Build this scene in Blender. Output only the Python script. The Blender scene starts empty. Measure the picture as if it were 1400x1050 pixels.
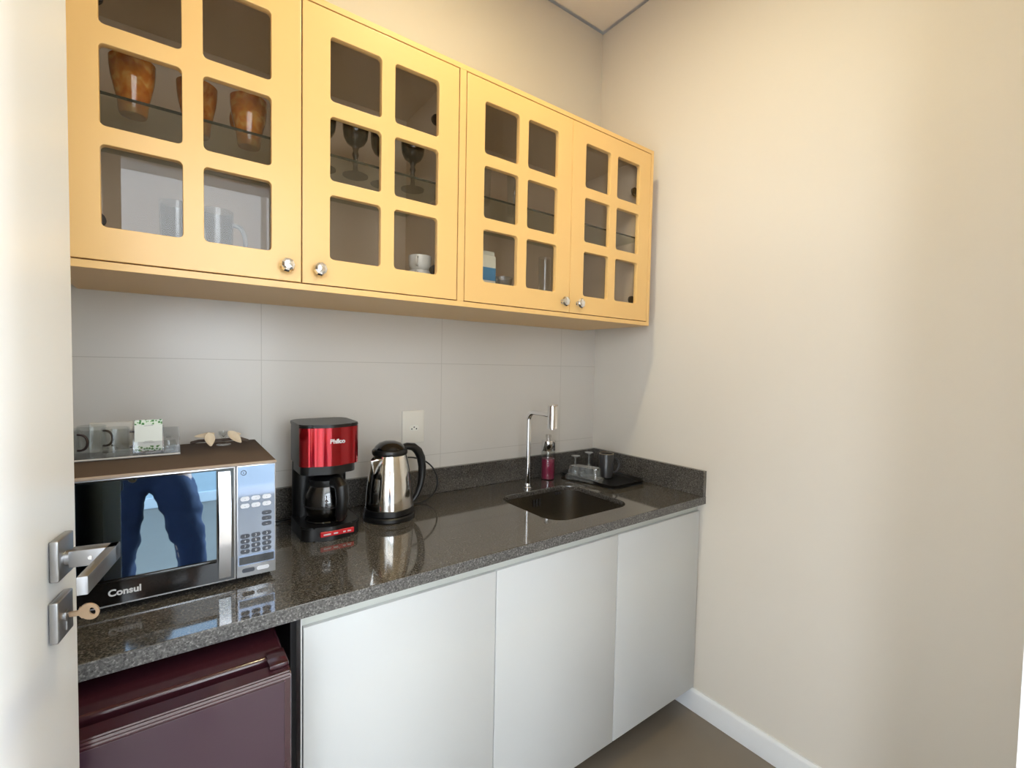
import bpy, bmesh, math, random
from math import sin, cos, pi, radians
from mathutils import Vector, Matrix
random.seed(7)
SC = bpy.context.scene
COL = SC.collection

# ------------------------------------------------------------------ camera
CAM = Vector((-1.7431, -1.6706, 1.4135))
cd = bpy.data.cameras.new('camera'); cam = bpy.data.objects.new('camera', cd); COL.objects.link(cam)
cd.sensor_fit = 'HORIZONTAL'; cd.sensor_width = 36.0; cd.lens = 36.0 * 636.535 / 1400.0; cd.clip_start = 0.02
_F = Vector((0.59060918, 0.80598182, -0.03967488)); _R = Vector((0.80691871, -0.59034991, 0.01921371)); _U = Vector((0.00793616, 0.0433622, 0.9990279))
cam.matrix_world = Matrix(((_R.x, _U.x, -_F.x, CAM.x), (_R.y, _U.y, -_F.y, CAM.y), (_R.z, _U.z, -_F.z, CAM.z), (0, 0, 0, 1)))
SC.camera = cam

# ------------------------------------------------------------------ world, lights, exposure
w = bpy.data.worlds.new('world'); SC.world = w; w.use_nodes = True
w.node_tree.nodes['Background'].inputs[0].default_value = (0.62, 0.78, 1.0, 1)
w.node_tree.nodes['Background'].inputs[1].default_value = 1.0
SC.view_settings.view_transform = 'Standard'; SC.view_settings.look = 'None'
SC.view_settings.gamma = 1; SC.view_settings.exposure = 0.06; SC.view_settings.use_curve_mapping = False
SC.cycles.max_bounces = 8; SC.cycles.transparent_max_bounces = 24; SC.cycles.caustics_reflective = False; SC.cycles.caustics_refractive = False

def area(name, loc, target, size, sizey, power, color, spread=180):
    l = bpy.data.lights.new(name, 'AREA'); l.shape = 'RECTANGLE'; l.size = size; l.size_y = sizey
    l.energy = power; l.color = color; l.spread = radians(spread)
    o = bpy.data.objects.new(name, l); COL.objects.link(o); o.location = loc
    o.rotation_euler = (Vector(target) - Vector(loc)).to_track_quat('-Z', 'Y').to_euler()
    return o
# daylight through the hall window behind the doorway
area('hall_window_daylight', (1.15, -3.55, 1.55), (-1.9, -1.5, 1.3), 1.5, 1.5, 760, (0.84, 0.92, 1.0))
area('hall_far_fill', (-4.6, -3.6, 1.6), (0.0, -1.2, 1.0), 2.0, 2.2, 330, (0.84, 0.92, 1.0))  # added fill from the hall's open left end, no window there
area('added_window_daylight', (-1.75, -4.84, 2.15), (-1.75, -1.0, 2.15), 4.3, 2.3, 235, (0.86, 0.93, 0.98))  # light of the added hall window, brightens the room from behind
# warm ceiling downlight over the counter
LX, LY = -1.0, -0.82
sl = bpy.data.lights.new('downlight', 'AREA'); sl.shape = 'DISK'; sl.size = 0.12; sl.energy = 14; sl.color = (1.0, 0.85, 0.50)
slo = bpy.data.objects.new('downlight', sl); COL.objects.link(slo); slo.location = (LX, LY, 3.018)

# ------------------------------------------------------------------ materials
def srgb(r, g, b):
    f = lambda c: (c / 255 / 12.92) if c / 255 <= 0.04045 else ((c / 255 + 0.055) / 1.055) ** 2.4
    return (f(r), f(g), f(b), 1)
def mat(name, color, rough=0.5, metal=0.0, spec=0.5, coat=0.0, bump=0.0, bscale=60, vary=0.0, vscale=8, sheen=0.0):
    m = bpy.data.materials.new(name); m.use_nodes = True; nt = m.node_tree; b = nt.nodes['Principled BSDF']
    c = color if len(color) == 4 else (*color, 1)
    b.inputs['Base Color'].default_value = c; b.inputs['Roughness'].default_value = rough
    b.inputs['Metallic'].default_value = metal; b.inputs['Specular IOR Level'].default_value = spec
    b.inputs['Coat Weight'].default_value = coat; b.inputs['Sheen Weight'].default_value = sheen
    tc = nt.nodes.new('ShaderNodeTexCoord')
    if bump:
        n = nt.nodes.new('ShaderNodeTexNoise'); n.inputs['Scale'].default_value = bscale; n.inputs['Detail'].default_value = 4
        bp = nt.nodes.new('ShaderNodeBump'); bp.inputs['Strength'].default_value = bump; bp.inputs['Distance'].default_value = 0.002
        nt.links.new(tc.outputs['Object'], n.inputs['Vector']); nt.links.new(n.outputs['Fac'], bp.inputs['Height']); nt.links.new(bp.outputs['Normal'], b.inputs['Normal'])
    if vary:
        n = nt.nodes.new('ShaderNodeTexNoise'); n.inputs['Scale'].default_value = vscale; n.inputs['Detail'].default_value = 3
        mx = nt.nodes.new('ShaderNodeMix'); mx.data_type = 'RGBA'
        mx.inputs[6].default_value = tuple(x * (1 - vary) for x in c[:3]) + (1,); mx.inputs[7].default_value = tuple(min(1, x * (1 + vary)) for x in c[:3]) + (1,)
        nt.links.new(tc.outputs['Object'], n.inputs['Vector']); nt.links.new(n.outputs['Fac'], mx.inputs[0]); nt.links.new(mx.outputs[2], b.inputs['Base Color'])
    return m
def ramp(nt, stops):
    r = nt.nodes.new('ShaderNodeValToRGB'); e = r.color_ramp.elements
    e[0].position, e[0].color = stops[0]; e[1].position, e[1].color = stops[-1]
    for p, c in stops[1:-1]:
        k = e.new(p); k.color = c
    return r
def glass_thin(name, tint, refl=0.06, ior=1.45, gl=0.0):
    """thin sheet: tinted see-through with Fresnel mirror reflection"""
    m = bpy.data.materials.new(name); m.use_nodes = True; nt = m.node_tree; nt.nodes.clear()
    o = nt.nodes.new('ShaderNodeOutputMaterial'); t = nt.nodes.new('ShaderNodeBsdfTransparent'); g = nt.nodes.new('ShaderNodeBsdfGlossy')
    t.inputs[0].default_value = (*tint, 1); g.inputs['Roughness'].default_value = 0.02; g.inputs[0].default_value = (1, 1, 1, 1)
    f = nt.nodes.new('ShaderNodeFresnel'); ge = nt.nodes.new('ShaderNodeNewGeometry'); ix = nt.nodes.new('ShaderNodeMix')
    ix.inputs[2].default_value = ior; ix.inputs[3].default_value = 1/ior; nt.links.new(ge.outputs['Backfacing'], ix.inputs[0]); nt.links.new(ix.outputs[0], f.inputs[0])
    mx = nt.nodes.new('ShaderNodeMixShader')
    ad = nt.nodes.new('ShaderNodeMath'); ad.operation = 'ADD'; ad.inputs[1].default_value = gl; ad.use_clamp = True
    nt.links.new(f.outputs[0], ad.inputs[0]); nt.links.new(ad.outputs[0], mx.inputs[0]); nt.links.new(t.outputs[0], mx.inputs[1]); nt.links.new(g.outputs[0], mx.inputs[2]); nt.links.new(mx.outputs[0], o.inputs[0])
    return m
def granite(nm='granite', k=1.0, rough=.07, coat=.3, tn=(1, 1, 1)):
    m = bpy.data.materials.new(nm); m.use_nodes = True; nt = m.node_tree; b = nt.nodes['Principled BSDF']
    tc = nt.nodes.new('ShaderNodeTexCoord')
    n1 = nt.nodes.new('ShaderNodeTexNoise'); n1.inputs['Scale'].default_value = 230; n1.inputs['Detail'].default_value = 3; n1.inputs['Roughness'].default_value = 0.7
    v = nt.nodes.new('ShaderNodeTexVoronoi'); v.inputs['Scale'].default_value = 300
    r1 = ramp(nt, [(0.30, srgb(26*k, 24*k, 22*k)), (0.47, srgb(54*k, 50*k, 46*k)), (0.57, srgb(88*k, 83*k, 77*k)), (0.68, srgb(168*k, 162*k, 154*k))])
    r2 = ramp(nt, [(0.0, srgb(18, 17, 16)), (1.0, srgb(136*k, 131*k, 125*k))])
    mx = nt.nodes.new('ShaderNodeMix'); mx.data_type = 'RGBA'; mx.inputs[0].default_value = 0.45
    for n in (n1, v): nt.links.new(tc.outputs['Object'], n.inputs['Vector'])
    nt.links.new(n1.outputs['Fac'], r1.inputs[0]); nt.links.new(v.outputs['Color'], r2.inputs[0])
    nt.links.new(r1.outputs[0], mx.inputs[6]); nt.links.new(r2.outputs[0], mx.inputs[7]); tm = nt.nodes.new('ShaderNodeMix'); tm.data_type = 'RGBA'; tm.blend_type = 'MULTIPLY'; tm.inputs[0].default_value = 1; tm.inputs[7].default_value = (*tn, 1)
    nt.links.new(mx.outputs[2], tm.inputs[6]); nt.links.new(tm.outputs[2], b.inputs['Base Color'])
    b.inputs['Roughness'].default_value = rough; b.inputs['Specular IOR Level'].default_value = 0.65; b.inputs['Coat Weight'].default_value = coat; b.inputs['Coat Roughness'].default_value = 0.05
    return m
def tiles_mat():
    """large satin wall tiles with fine joints, x joints from -1.511 every 0.64, z joints from 1.415 every 0.362"""
    m = bpy.data.materials.new('wall_tile'); m.use_nodes = True; nt = m.node_tree; b = nt.nodes['Principled BSDF']
    tc = nt.nodes.new('ShaderNodeTexCoord'); sp = nt.nodes.new('ShaderNodeSeparateXYZ'); nt.links.new(tc.outputs['Object'], sp.inputs[0])
    outs = []
    for ax, off, per in ((0, -1.511, 0.64), (2, 1.415, 0.362)):
        a = nt.nodes.new('ShaderNodeMath'); a.operation = 'SUBTRACT'; a.inputs[1].default_value = off - per / 2 + 100 * per * -1
        mo = nt.nodes.new('ShaderNodeMath'); mo.operation = 'MODULO'; mo.inputs[1].default_value = per
        s = nt.nodes.new('ShaderNodeMath'); s.operation = 'SUBTRACT'; s.inputs[1].default_value = per / 2
        ab = nt.nodes.new('ShaderNodeMath'); ab.operation = 'ABSOLUTE'
        lt = nt.nodes.new('ShaderNodeMath'); lt.operation = 'LESS_THAN'; lt.inputs[1].default_value = 0.0011
        nt.links.new(sp.outputs[ax], a.inputs[0]); nt.links.new(a.outputs[0], mo.inputs[0]); nt.links.new(mo.outputs[0], s.inputs[0]); nt.links.new(s.outputs[0], ab.inputs[0]); nt.links.new(ab.outputs[0], lt.inputs[0])
        outs.append(lt)
    mxm = nt.nodes.new('ShaderNodeMath'); mxm.operation = 'MAXIMUM'; nt.links.new(outs[0].outputs[0], mxm.inputs[0]); nt.links.new(outs[1].outputs[0], mxm.inputs[1])
    mx = nt.nodes.new('ShaderNodeMix'); mx.data_type = 'RGBA'; mx.inputs[6].default_value = srgb(206, 201, 194); mx.inputs[7].default_value = srgb(184, 178, 170)
    nt.links.new(mxm.outputs[0], mx.inputs[0]); nt.links.new(mx.outputs[2], b.inputs['Base Color']); b.inputs['Roughness'].default_value = 0.28
    return m
M = {}
M['wall'] = mat('wall_paint', srgb(214, 207, 196), 0.6, bump=0.05, bscale=180)
M['ceil'] = mat('ceiling_paint', srgb(226, 220, 212), 0.8)
M['floor'] = None
M['white'] = mat('white_door_lacquer', srgb(242, 243, 245), 0.35)
M['trim'] = mat('white_trim', srgb(222, 224, 226), 0.35)
M['tile'] = tiles_mat()
M['granite'] = granite(k=.88); M['honed_daylit'] = granite('sawn_granite_daylit', 1.12, .5, 0, (.92, .98, 1.06))  # front edge: rougher granite, bluish daylight put into its lighter colour
M['yellow'] = mat('yellow_lacquer', srgb(228, 187, 122), 0.38, bump=0.02, bscale=300)
M['cabwhite'] = mat('white_laminate', srgb(205, 207, 207), 0.42)
M['cabint'] = mat('cabinet_interior', srgb(226, 206, 178), 0.6)
M['rail'] = mat('light_grey_rail', srgb(205, 208, 202), 0.4)
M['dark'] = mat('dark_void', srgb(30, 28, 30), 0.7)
M['pane'] = glass_thin('cabinet_glass', (0.88, 0.87, 0.86), ior=1.33, gl=0.0)
M['clear'] = glass_thin('clear_glass', (0.93, 0.94, 0.94), ior=1.4, gl=0.0)
M['heavyglass'] = glass_thin('heavy_glass', (0.80, 0.81, 0.81), ior=1.45, gl=0.0)
M['glasshandle'] = mat('thick_glass_handle', srgb(150, 150, 148), 0.05, coat=.6)
M['shelfglass'] = glass_thin('shelf_glass', (0.86, 0.9, 0.88), ior=1.45)
M['shelfedge'] = mat('shelf_glass_edge', srgb(40, 44, 38), 0.15)
M['smoke'] = glass_thin('smoked_glass', (0.36, 0.31, 0.26), ior=1.4, gl=0.01)
M['acrylic'] = glass_thin('acrylic', (0.90, 0.91, 0.92), ior=1.35, gl=0.0)
M['chrome'] = mat('chrome', (0.85, 0.85, 0.86), 0.06, 1.0)
M['steel'] = mat('polished_steel', (0.78, 0.76, 0.73), 0.10, 1.0)
M['satin'] = mat('satin_nickel', srgb(166, 167, 169), 0.32, 1.0)
M['sinksteel'] = mat('brushed_sink_steel', srgb(160, 156, 150), 0.26, 1.0)
M['black'] = mat('black_plastic', srgb(13, 13, 14), 0.35)
M['blackgloss'] = mat('gloss_black', srgb(10, 10, 11), 0.08, coat=0.5)
M['mirror'] = mat('mirrored_black_glass', srgb(106, 128, 148), 0.015, 1.0)
M['silver'] = mat('silver_panel', srgb(205, 208, 214), 0.25, 0.6)
M['silverhandle'] = mat('silver_handle', srgb(225, 226, 230), 0.2, 0.85)
M['print'] = mat('panel_print_dark', srgb(70, 74, 84), 0.5)
M['printlight'] = mat('panel_print_light', srgb(215, 218, 226), 0.4)
M['logo'] = mat('logo_print', srgb(200, 200, 202), 0.4)
M['red'] = mat('metallic_red', srgb(158, 8, 24), 0.15, 0.8, coat=0.6)
M['redprint'] = mat('red_print', srgb(190, 30, 40), 0.35)
M['maroon'] = mat('maroon_enamel', srgb(54, 24, 32), 0.22, coat=0.25)
M['maroondoor'] = mat('maroon_enamel_door', srgb(58, 36, 49), 0.32, coat=0.2, bump=0.03, bscale=400)
M['mat'] = mat('brown_woven_mat', srgb(82, 66, 55), 0.9, bump=0.5, bscale=500, vary=0.15, vscale=300)
M['matedge'] = mat('beige_edging', srgb(160, 142, 126), 0.6)
M['cream'] = mat('cream_shell', srgb(222, 204, 176), 0.55, bump=0.1, bscale=120, vary=0.08, vscale=60)
M['twig'] = mat('brown_twig', srgb(92, 78, 70), 0.8)
M['plate'] = mat('outlet_ivory', srgb(222, 217, 206), 0.35)
M['paper'] = mat('white_card', srgb(232, 236, 228), 0.6)
M['ceramic'] = mat('white_ceramic', srgb(232, 230, 220), 0.25)
M['darkmug'] = mat('dark_grey_ceramic', srgb(48, 48, 50), 0.3)
M['mugrim'] = mat('tan_rim', srgb(120, 110, 92), 0.4)
M['pinksoap'] = glass_thin('pink_soap', (0.55, 0.06, 0.16), ior=1.3)
M['pinkcore'] = mat('pink_liquid', srgb(138, 36, 68), 0.3)
M['blue'] = mat('blue_packet', srgb(80, 150, 205), 0.4)
M['denim'] = mat('blue_denim', srgb(36, 47, 74), 0.85, bump=0.4, bscale=300, vary=0.4, vscale=9)
M['shirt'] = mat('white_shirt', srgb(205, 208, 212), 0.8, bump=0.2, bscale=60)
M['skin'] = mat('skin', srgb(200, 152, 124), 0.5)
M['hair'] = mat('dark_hair', srgb(42, 30, 24), 0.6, bump=0.6, bscale=200)
M['shoe'] = mat('dark_shoe', srgb(50, 46, 44), 0.6)
M['hallwall'] = mat('hall_wall', srgb(190, 202, 208), 0.6)
M['lead'] = mat('dark_hinge', srgb(45, 38, 34), 0.4, 0.6)
M['lamp'] = bpy.data.materials.new('lamp_diffuser'); M['lamp'].use_nodes = True
_b = M['lamp'].node_tree.nodes['Principled BSDF']; _b.inputs['Emission Color'].default_value = (1, .82, .55, 1); _b.inputs['Emission Strength'].default_value = 6
def floor_mat():
    m = mat('grey_floor_tile', srgb(122, 112, 100), 0.30, vary=0.12, vscale=5); return m
M['floor'] = floor_mat()
def leafprint():
    m = bpy.data.materials.new('green_leaf_print'); m.use_nodes = True; nt = m.node_tree; b = nt.nodes['Principled BSDF']
    tc = nt.nodes.new('ShaderNodeTexCoord'); n = nt.nodes.new('ShaderNodeTexVoronoi'); n.inputs['Scale'].default_value = 170
    r = ramp(nt, [(0.35, srgb(50, 120, 50)), (0.5, srgb(120, 175, 100)), (0.6, srgb(225, 235, 220))])
    r.color_ramp.interpolation = 'CONSTANT'
    nt.links.new(tc.outputs['Object'], n.inputs['Vector']); nt.links.new(n.outputs['Distance'], r.inputs[0])
    mp = nt.nodes.new('ShaderNodeMath'); mp.operation = 'MULTIPLY'; mp.inputs[1].default_value = 1.3
    nt.links.new(n.outputs['Distance'], mp.inputs[0]); nt.links.new(mp.outputs[0], r.inputs[0]); nt.links.new(r.outputs[0], b.inputs['Base Color'])
    return m
M['leaf'] = leafprint()
def amber():
    m = bpy.data.materials.new('amber_glass'); m.use_nodes = True; nt = m.node_tree; b = nt.nodes['Principled BSDF']
    tc = nt.nodes.new('ShaderNodeTexCoord'); n = nt.nodes.new('ShaderNodeTexNoise'); n.inputs['Scale'].default_value = 28; n.inputs['Distortion'].default_value = 1.2
    r = ramp(nt, [(0.35, srgb(196, 104, 24)), (0.52, srgb(222, 138, 48)), (0.68, srgb(240, 182, 96))])
    nt.links.new(tc.outputs['Object'], n.inputs['Vector']); nt.links.new(n.outputs['Fac'], r.inputs[0]); nt.links.new(r.outputs[0], b.inputs['Base Color'])
    b.inputs['Roughness'].default_value = 0.08; b.inputs['Transmission Weight'].default_value = 0.25; b.inputs['Subsurface Weight'].default_value = 0.0
    b.inputs['Coat Weight'].default_value = 0.5
    return m
M['amber'] = amber()
def crystal():
    m = bpy.data.materials.new('crystal_knob'); m.use_nodes = True; b = m.node_tree.nodes['Principled BSDF']
    b.inputs['Base Color'].default_value = (0.9, 0.9, 0.92, 1); b.inputs['Roughness'].default_value = 0.03; b.inputs['Metallic'].default_value = 0.95; b.inputs['Coat Weight'].default_value = 1
    return m
M['crystal'] = crystal()

# ------------------------------------------------------------------ helpers
class MB:
    def __init__(s): s.bm = bmesh.new()
    def _add(s, verts, faces, smooth=False, mi=0, mtx=None):
        vs = [s.bm.verts.new(mtx @ Vector(v) if mtx else v) for v in verts]
        for f in faces:
            try:
                q = s.bm.faces.new([vs[i] for i in f]); q.smooth = smooth; q.material_index = mi
            except ValueError: pass
        return vs
    def box(s, x0, x1, y0, y1, z0, z1, bev=0.0, seg=2, mi=0, mtx=None):
        t = bmesh.new()
        vs = [t.verts.new(v) for v in ((x0,y0,z0),(x1,y0,z0),(x1,y1,z0),(x0,y1,z0),(x0,y0,z1),(x1,y0,z1),(x1,y1,z1),(x0,y1,z1))]
        for f in ((0,3,2,1),(4,5,6,7),(0,1,5,4),(1,2,6,5),(2,3,7,6),(3,0,4,7)): t.faces.new([vs[i] for i in f])
        if bev > 0: bmesh.ops.bevel(t, geom=list(t.edges), offset=bev, segments=seg, affect='EDGES', profile=0.5, clamp_overlap=True)
        s.merge(t, mi, mtx, smooth=bev > 0 and seg > 1); return s
    def merge(s, t, mi=0, mtx=None, smooth=False):
        mp = {}
        for v in t.verts: mp[v] = s.bm.verts.new(mtx @ v.co if mtx else v.co)
        for f in t.faces:
            try:
                q = s.bm.faces.new([mp[v] for v in f.verts]); q.material_index = mi; q.smooth = smooth
            except ValueError: pass
        t.free()
    def lathe(s, prof, c=(0,0,0), seg=40, mi=0, mtx=None, a0=0, a1=2*pi, sx=1, sy=1):
        full = abs(a1 - a0 - 2*pi) < 1e-6; n = seg if full else seg + 1
        vs = []
        for r, z in prof:
            vs += [(c[0] + r*cos(a0+(a1-a0)*i/seg)*sx, c[1] + r*sin(a0+(a1-a0)*i/seg)*sy, c[2] + z) for i in range(n)]
        fs = []
        for k in range(len(prof)-1):
            for i in range(seg):
                j = (i+1) % n if full else i+1
                fs.append((k*n+i, k*n+j, (k+1)*n+j, (k+1)*n+i))
        s._add(vs, fs, True, mi, mtx); bmesh.ops.remove_doubles(s.bm, verts=s.bm.verts, dist=1e-6); return s
    def tube(s, pts, r, seg=12, mi=0, cap=True, rs=None, flat=1.0):
        P = [Vector(p) for p in pts]; rings = []; up = None
        for i, p in enumerate(P):
            d = (P[min(i+1, len(P)-1)] - P[max(i-1, 0)]).normalized()
            if up is None:
                up = Vector((0,0,1)) if abs(d.z) < 0.9 else Vector((0,1,0))
            a = d.cross(up).normalized(); b = a.cross(d).normalized(); up = b
            rr = rs[i] if rs else r
            rings.append([p + a*rr*cos(2*pi*k/seg) + b*rr*flat*sin(2*pi*k/seg) for k in range(seg)])
        vs = [v for q in rings for v in q]; fs = []
        for i in range(len(P)-1):
            for k in range(seg): fs.append((i*seg+k, i*seg+(k+1)%seg, (i+1)*seg+(k+1)%seg, (i+1)*seg+k))
        if cap: fs += [tuple(range(seg))[::-1], tuple((len(P)-1)*seg+k for k in range(seg))]
        s._add(vs, fs, True, mi); return s
    def prism(s, outline, z0, z1, mi=0, bev=0.0, mtx=None, scale_top=1.0, smooth=False):
        t = bmesh.new(); n = len(outline)
        cx = sum(p[0] for p in outline)/n; cy = sum(p[1] for p in outline)/n
        a = [t.verts.new((x, y, z0)) for x, y in outline]; b = [t.verts.new((cx+(x-cx)*scale_top, cy+(y-cy)*scale_top, z1)) for x, y in outline]
        t.faces.new(a[::-1]); t.faces.new(b)
        for i in range(n): t.faces.new((a[i], a[(i+1)%n], b[(i+1)%n], b[i]))
        if bev: bmesh.ops.bevel(t, geom=[e for e in t.edges if abs(e.verts[0].co.z-e.verts[1].co.z) < 1e-6], offset=bev, segments=2, affect='EDGES')
        s.merge(t, mi, mtx, smooth); return s
    def build(s, name, mats, parent=None, sub=0, solid=0, auto=True):
        me = bpy.data.meshes.new(name); bmesh.ops.recalc_face_normals(s.bm, faces=s.bm.faces); s.bm.to_mesh(me); s.bm.free()
        return link(name, me, mats, parent, sub, solid)
def link(name, me, mats, parent=None, sub=0, solid=0):
    for m in (mats if isinstance(mats, (list, tuple)) else [mats]): me.materials.append(m)
    me.set_sharp_from_angle(angle=radians(32))
    o = bpy.data.objects.new(name, me); COL.objects.link(o)
    if parent: o.parent = parent; 
    if solid: md = o.modifiers.new('s', 'SOLIDIFY'); md.thickness = solid; md.offset = 0
    if sub: md = o.modifiers.new('u', 'SUBSURF'); md.levels = sub; md.render_levels = sub
    return o
def tag(o, label=None, cat=None, group=None, kind=None):
    if label: o['label'] = label
    if cat: o['category'] = cat
    if group: o['group'] = group
    if kind: o['kind'] = kind
    return o
def empty(name, loc, label=None, cat=None, group=None, kind=None, rz=0):
    o = bpy.data.objects.new(name, None); COL.objects.link(o); o.location = loc; o.rotation_euler = (0, 0, rz); o.empty_display_size = 0.05
    return tag(o, label, cat, group, kind)
def part(mb, name, m, parent, sub=0, solid=0):
    """mesh built in world coordinates, kept there under its parent"""
    o = mb.build(name, m, parent, sub, solid)
    if parent:
        bpy.context.view_layer.update(); o.matrix_parent_inverse = parent.matrix_world.inverted()
    return o
def struct(mb, name, m, label=None, parent=None):
    o = part(mb, name, m, parent)
    if not parent: tag(o, label, None, None, 'structure')
    return o
def rrect(x0, x1, y0, y1, r, n=6):
    pts = []
    for cx, cy, a in ((x1-r, y1-r, 0), (x0+r, y1-r, pi/2), (x0+r, y0+r, pi), (x1-r, y0+r, 3*pi/2)):
        pts += [(cx + r*cos(a + pi/2*i/n), cy + r*sin(a + pi/2*i/n)) for i in range(n+1)]
    return pts
def plate_mesh(outer, holes, thick, bevel=0.0):
    """2D outline with holes, extruded; lies in XY, centred on z=0"""
    cu = bpy.data.curves.new('tmp', 'CURVE'); cu.dimensions = '2D'; cu.fill_mode = 'BOTH'
    for pl in [outer] + holes:
        s = cu.splines.new('POLY'); s.points.add(len(pl)-1)
        for i, (x, y) in enumerate(pl): s.points[i].co = (x, y, 0, 1)
        s.use_cyclic_u = True
    cu.extrude = thick/2 - bevel; cu.bevel_depth = bevel; cu.bevel_resolution = 1; cu.offset = -bevel
    o = bpy.data.objects.new('tmp', cu); COL.objects.link(o); bpy.context.view_layer.update()
    dg = bpy.context.evaluated_depsgraph_get(); me = bpy.data.meshes.new_from_object(o.evaluated_get(dg))
    bpy.data.objects.remove(o); bpy.data.curves.remove(cu); me.materials.clear(); return me
XZ = Matrix(((1,0,0,0),(0,0,-1,0),(0,1,0,0),(0,0,0,1)))      # XY plane -> XZ plane facing -y
def text_mesh(txt, size, ext=0.0003, bold=0.0):
    cu = bpy.data.curves.new('tmp', 'FONT'); cu.body = txt; cu.size = size; cu.extrude = ext; cu.offset = bold; cu.align_x = 'CENTER'; cu.align_y = 'CENTER'
    o = bpy.data.objects.new('tmp', cu); COL.objects.link(o); bpy.context.view_layer.update()
    dg = bpy.context.evaluated_depsgraph_get(); me = bpy.data.meshes.new_from_object(o.evaluated_get(dg))
    bpy.data.objects.remove(o); bpy.data.curves.remove(cu); me.materials.clear(); return me
def place_mesh(name, me, m, parent, mtx):
    me.transform(mtx); o = link(name, me, m, parent)
    if parent: bpy.context.view_layer.update(); o.matrix_parent_inverse = parent.matrix_world.inverted()
    return o
def T(x, y, z): return Matrix.Translation((x, y, z))
def kids(o): return [c for c in bpy.data.objects if c.parent == o]
def copy_tree(o, loc=None, rz=None, parent=None):
    c = o.copy(); COL.objects.link(c)
    if parent: c.parent = parent
    if loc is not None: c.location = loc
    if rz is not None: c.rotation_euler = (0, 0, rz)
    for k in kids(o): copy_tree(k, parent=c)
    return c
def arc(c, r, a0, a1, n, plane='xz'):
    out = []
    for i in range(n+1):
        a = a0 + (a1-a0)*i/n
        out.append((c[0]+r*cos(a), c[1], c[2]+r*sin(a)) if plane == 'xz' else (c[0]+r*cos(a), c[1]+r*sin(a), c[2]))
    return out

# ------------------------------------------------------------------ room shell
H = 3.061; XL = -2.07; YF = -1.630; YB = -1.745; X0, X1, HD = -2.005, -1.205, 2.235
b = MB(); b.box(XL-.1, .1, 0, .1, 0, H); wb = struct(b, 'wall_back', M['wall'], 'warm beige painted wall behind the counter and wall cabinet')
b = MB(); b.box(XL, 0, -.0015, .0, .85, 1.70); struct(b, 'tile_backsplash', M['tile'], parent=wb)
b = MB(); b.box(0, .1, YB, 0, 0, H); struct(b, 'wall_right', M['wall'], 'bare beige painted wall on the right of the kitchenette')
b = MB(); b.box(XL-.1, XL, YB, 0, 0, H); struct(b, 'wall_left', M['wall'], 'wall behind the open white door')
b = MB(); b.box(XL-.1, X0, YB, YF, 0, H); b.box(X1, .1, YB, YF, 0, H); b.box(X0, X1, YB, YF, HD, H)
b.box(-6, XL-.1, YB, YF, 0, H); b.box(.1, 1.2, YB, YF, 0, H); b.box(-6, 1.2, YB, YF, H, 3.45)
struct(b, 'wall_front', M['wall'], 'wall with the doorway the photo is taken from')
# ceiling panel with a recessed shadow gap round its edge
b = MB(); b.box(XL-.1, .1, YF, .1, H+.025, H+.12); b.box(XL+.018, -.018, YF+.018, -.018, H, H+.025); struct(b, 'ceiling', M['ceil'], 'plaster ceiling panel with a shadow gap round its edge')
b = MB(); b.box(-6, 1.2, -5.2, .1, -.1, 0); struct(b, 'floor', M['floor'], 'grey-brown tile floor')
def base_prof(b, y0, y1):
    prof = [(0, 0), (-.0150, 0), (-.0150, .078), (-.0125, .086), (-.0070, .0914), (0, .0914)]
    t = bmesh.new(); A = [t.verts.new((x, y0, z)) for x, z in prof]; B = [t.verts.new((x, y1, z)) for x, z in prof]
    t.faces.new(A); t.faces.new(B[::-1])
    for i in range(len(prof)): t.faces.new((A[i], B[i], B[(i+1)%6], A[(i+1)%6]))
    b.merge(t)
b = MB(); base_prof(b, YF, -.001); struct(b, 'baseboard_right', M['trim'], 'white skirting board along the right wall')
# door frame (jambs, header, casing)
b = MB()
YC_ = -1.6225
b.box(X0-.02, X0+.004, YB-.01, YC_, 0, HD+.02, .001, 1); b.box(X1-.004, X1+.02, YB-.01, YC_, 0, HD+.02, .001, 1); b.box(X0+.004, X1-.004, YB-.01, YC_, HD-.004, HD+.02, .001, 1)
b.box(X1+.020, X1+.075, YF, YC_, 0, HD+.08, .001, 1); b.box(X0-.045, X0-.020, YF, YC_, 0, HD+.08, .001, 1); b.box(X0-.020, X1+.020, YF, YC_, HD+.020, HD+.08, .001, 1)
struct(b, 'trim_1', M['trim'], 'white door frame round the doorway')
# hall outside the doorway
HW = -4.75
HH = 3.45
b = MB(); b.box(-6, 1.2, HW-.1, HW, 0, 1.0); b.box(-6, 1.2, HW-.1, HW, 3.30, HH); b.box(-6, -3.9, HW-.1, HW, 1.0, 3.3); b.box(.4, 1.2, HW-.1, HW, 1.0, 3.3); hw = struct(b, 'wall_hall', M['hallwall'], 'pale hall wall opposite the doorway, seen only in the microwave door')
b = MB(); b.box(-6, 1.2, HW, HW+.015, 0, .10, .003, 1); struct(b, 'baseboard_hall', M['trim'], 'white skirting board of the hall, seen only in the microwave door')
b = MB(); b.box(-6, 1.2, HW, YB, HH, HH+.1); struct(b, 'ceiling_hall', M['ceil'], 'hall ceiling outside the doorway')
b = MB(); b.box(1.2, 1.3, HW, -4.3, 0, HH); b.box(1.2, 1.3, -2.8, YB, 0, HH); b.box(1.2, 1.3, -4.3, -2.8, 0, .75); b.box(1.2, 1.3, -4.3, -2.8, 2.3, HH); struct(b, 'wall_hall_side', M['hallwall'], 'hall wall with a window')
wr = tag(bpy.data.objects.new('window_1', None), 'hall window giving daylight', None, None, 'structure'); COL.objects.link(wr); wr.location = (1.25, -3.55, 1.5)
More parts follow.
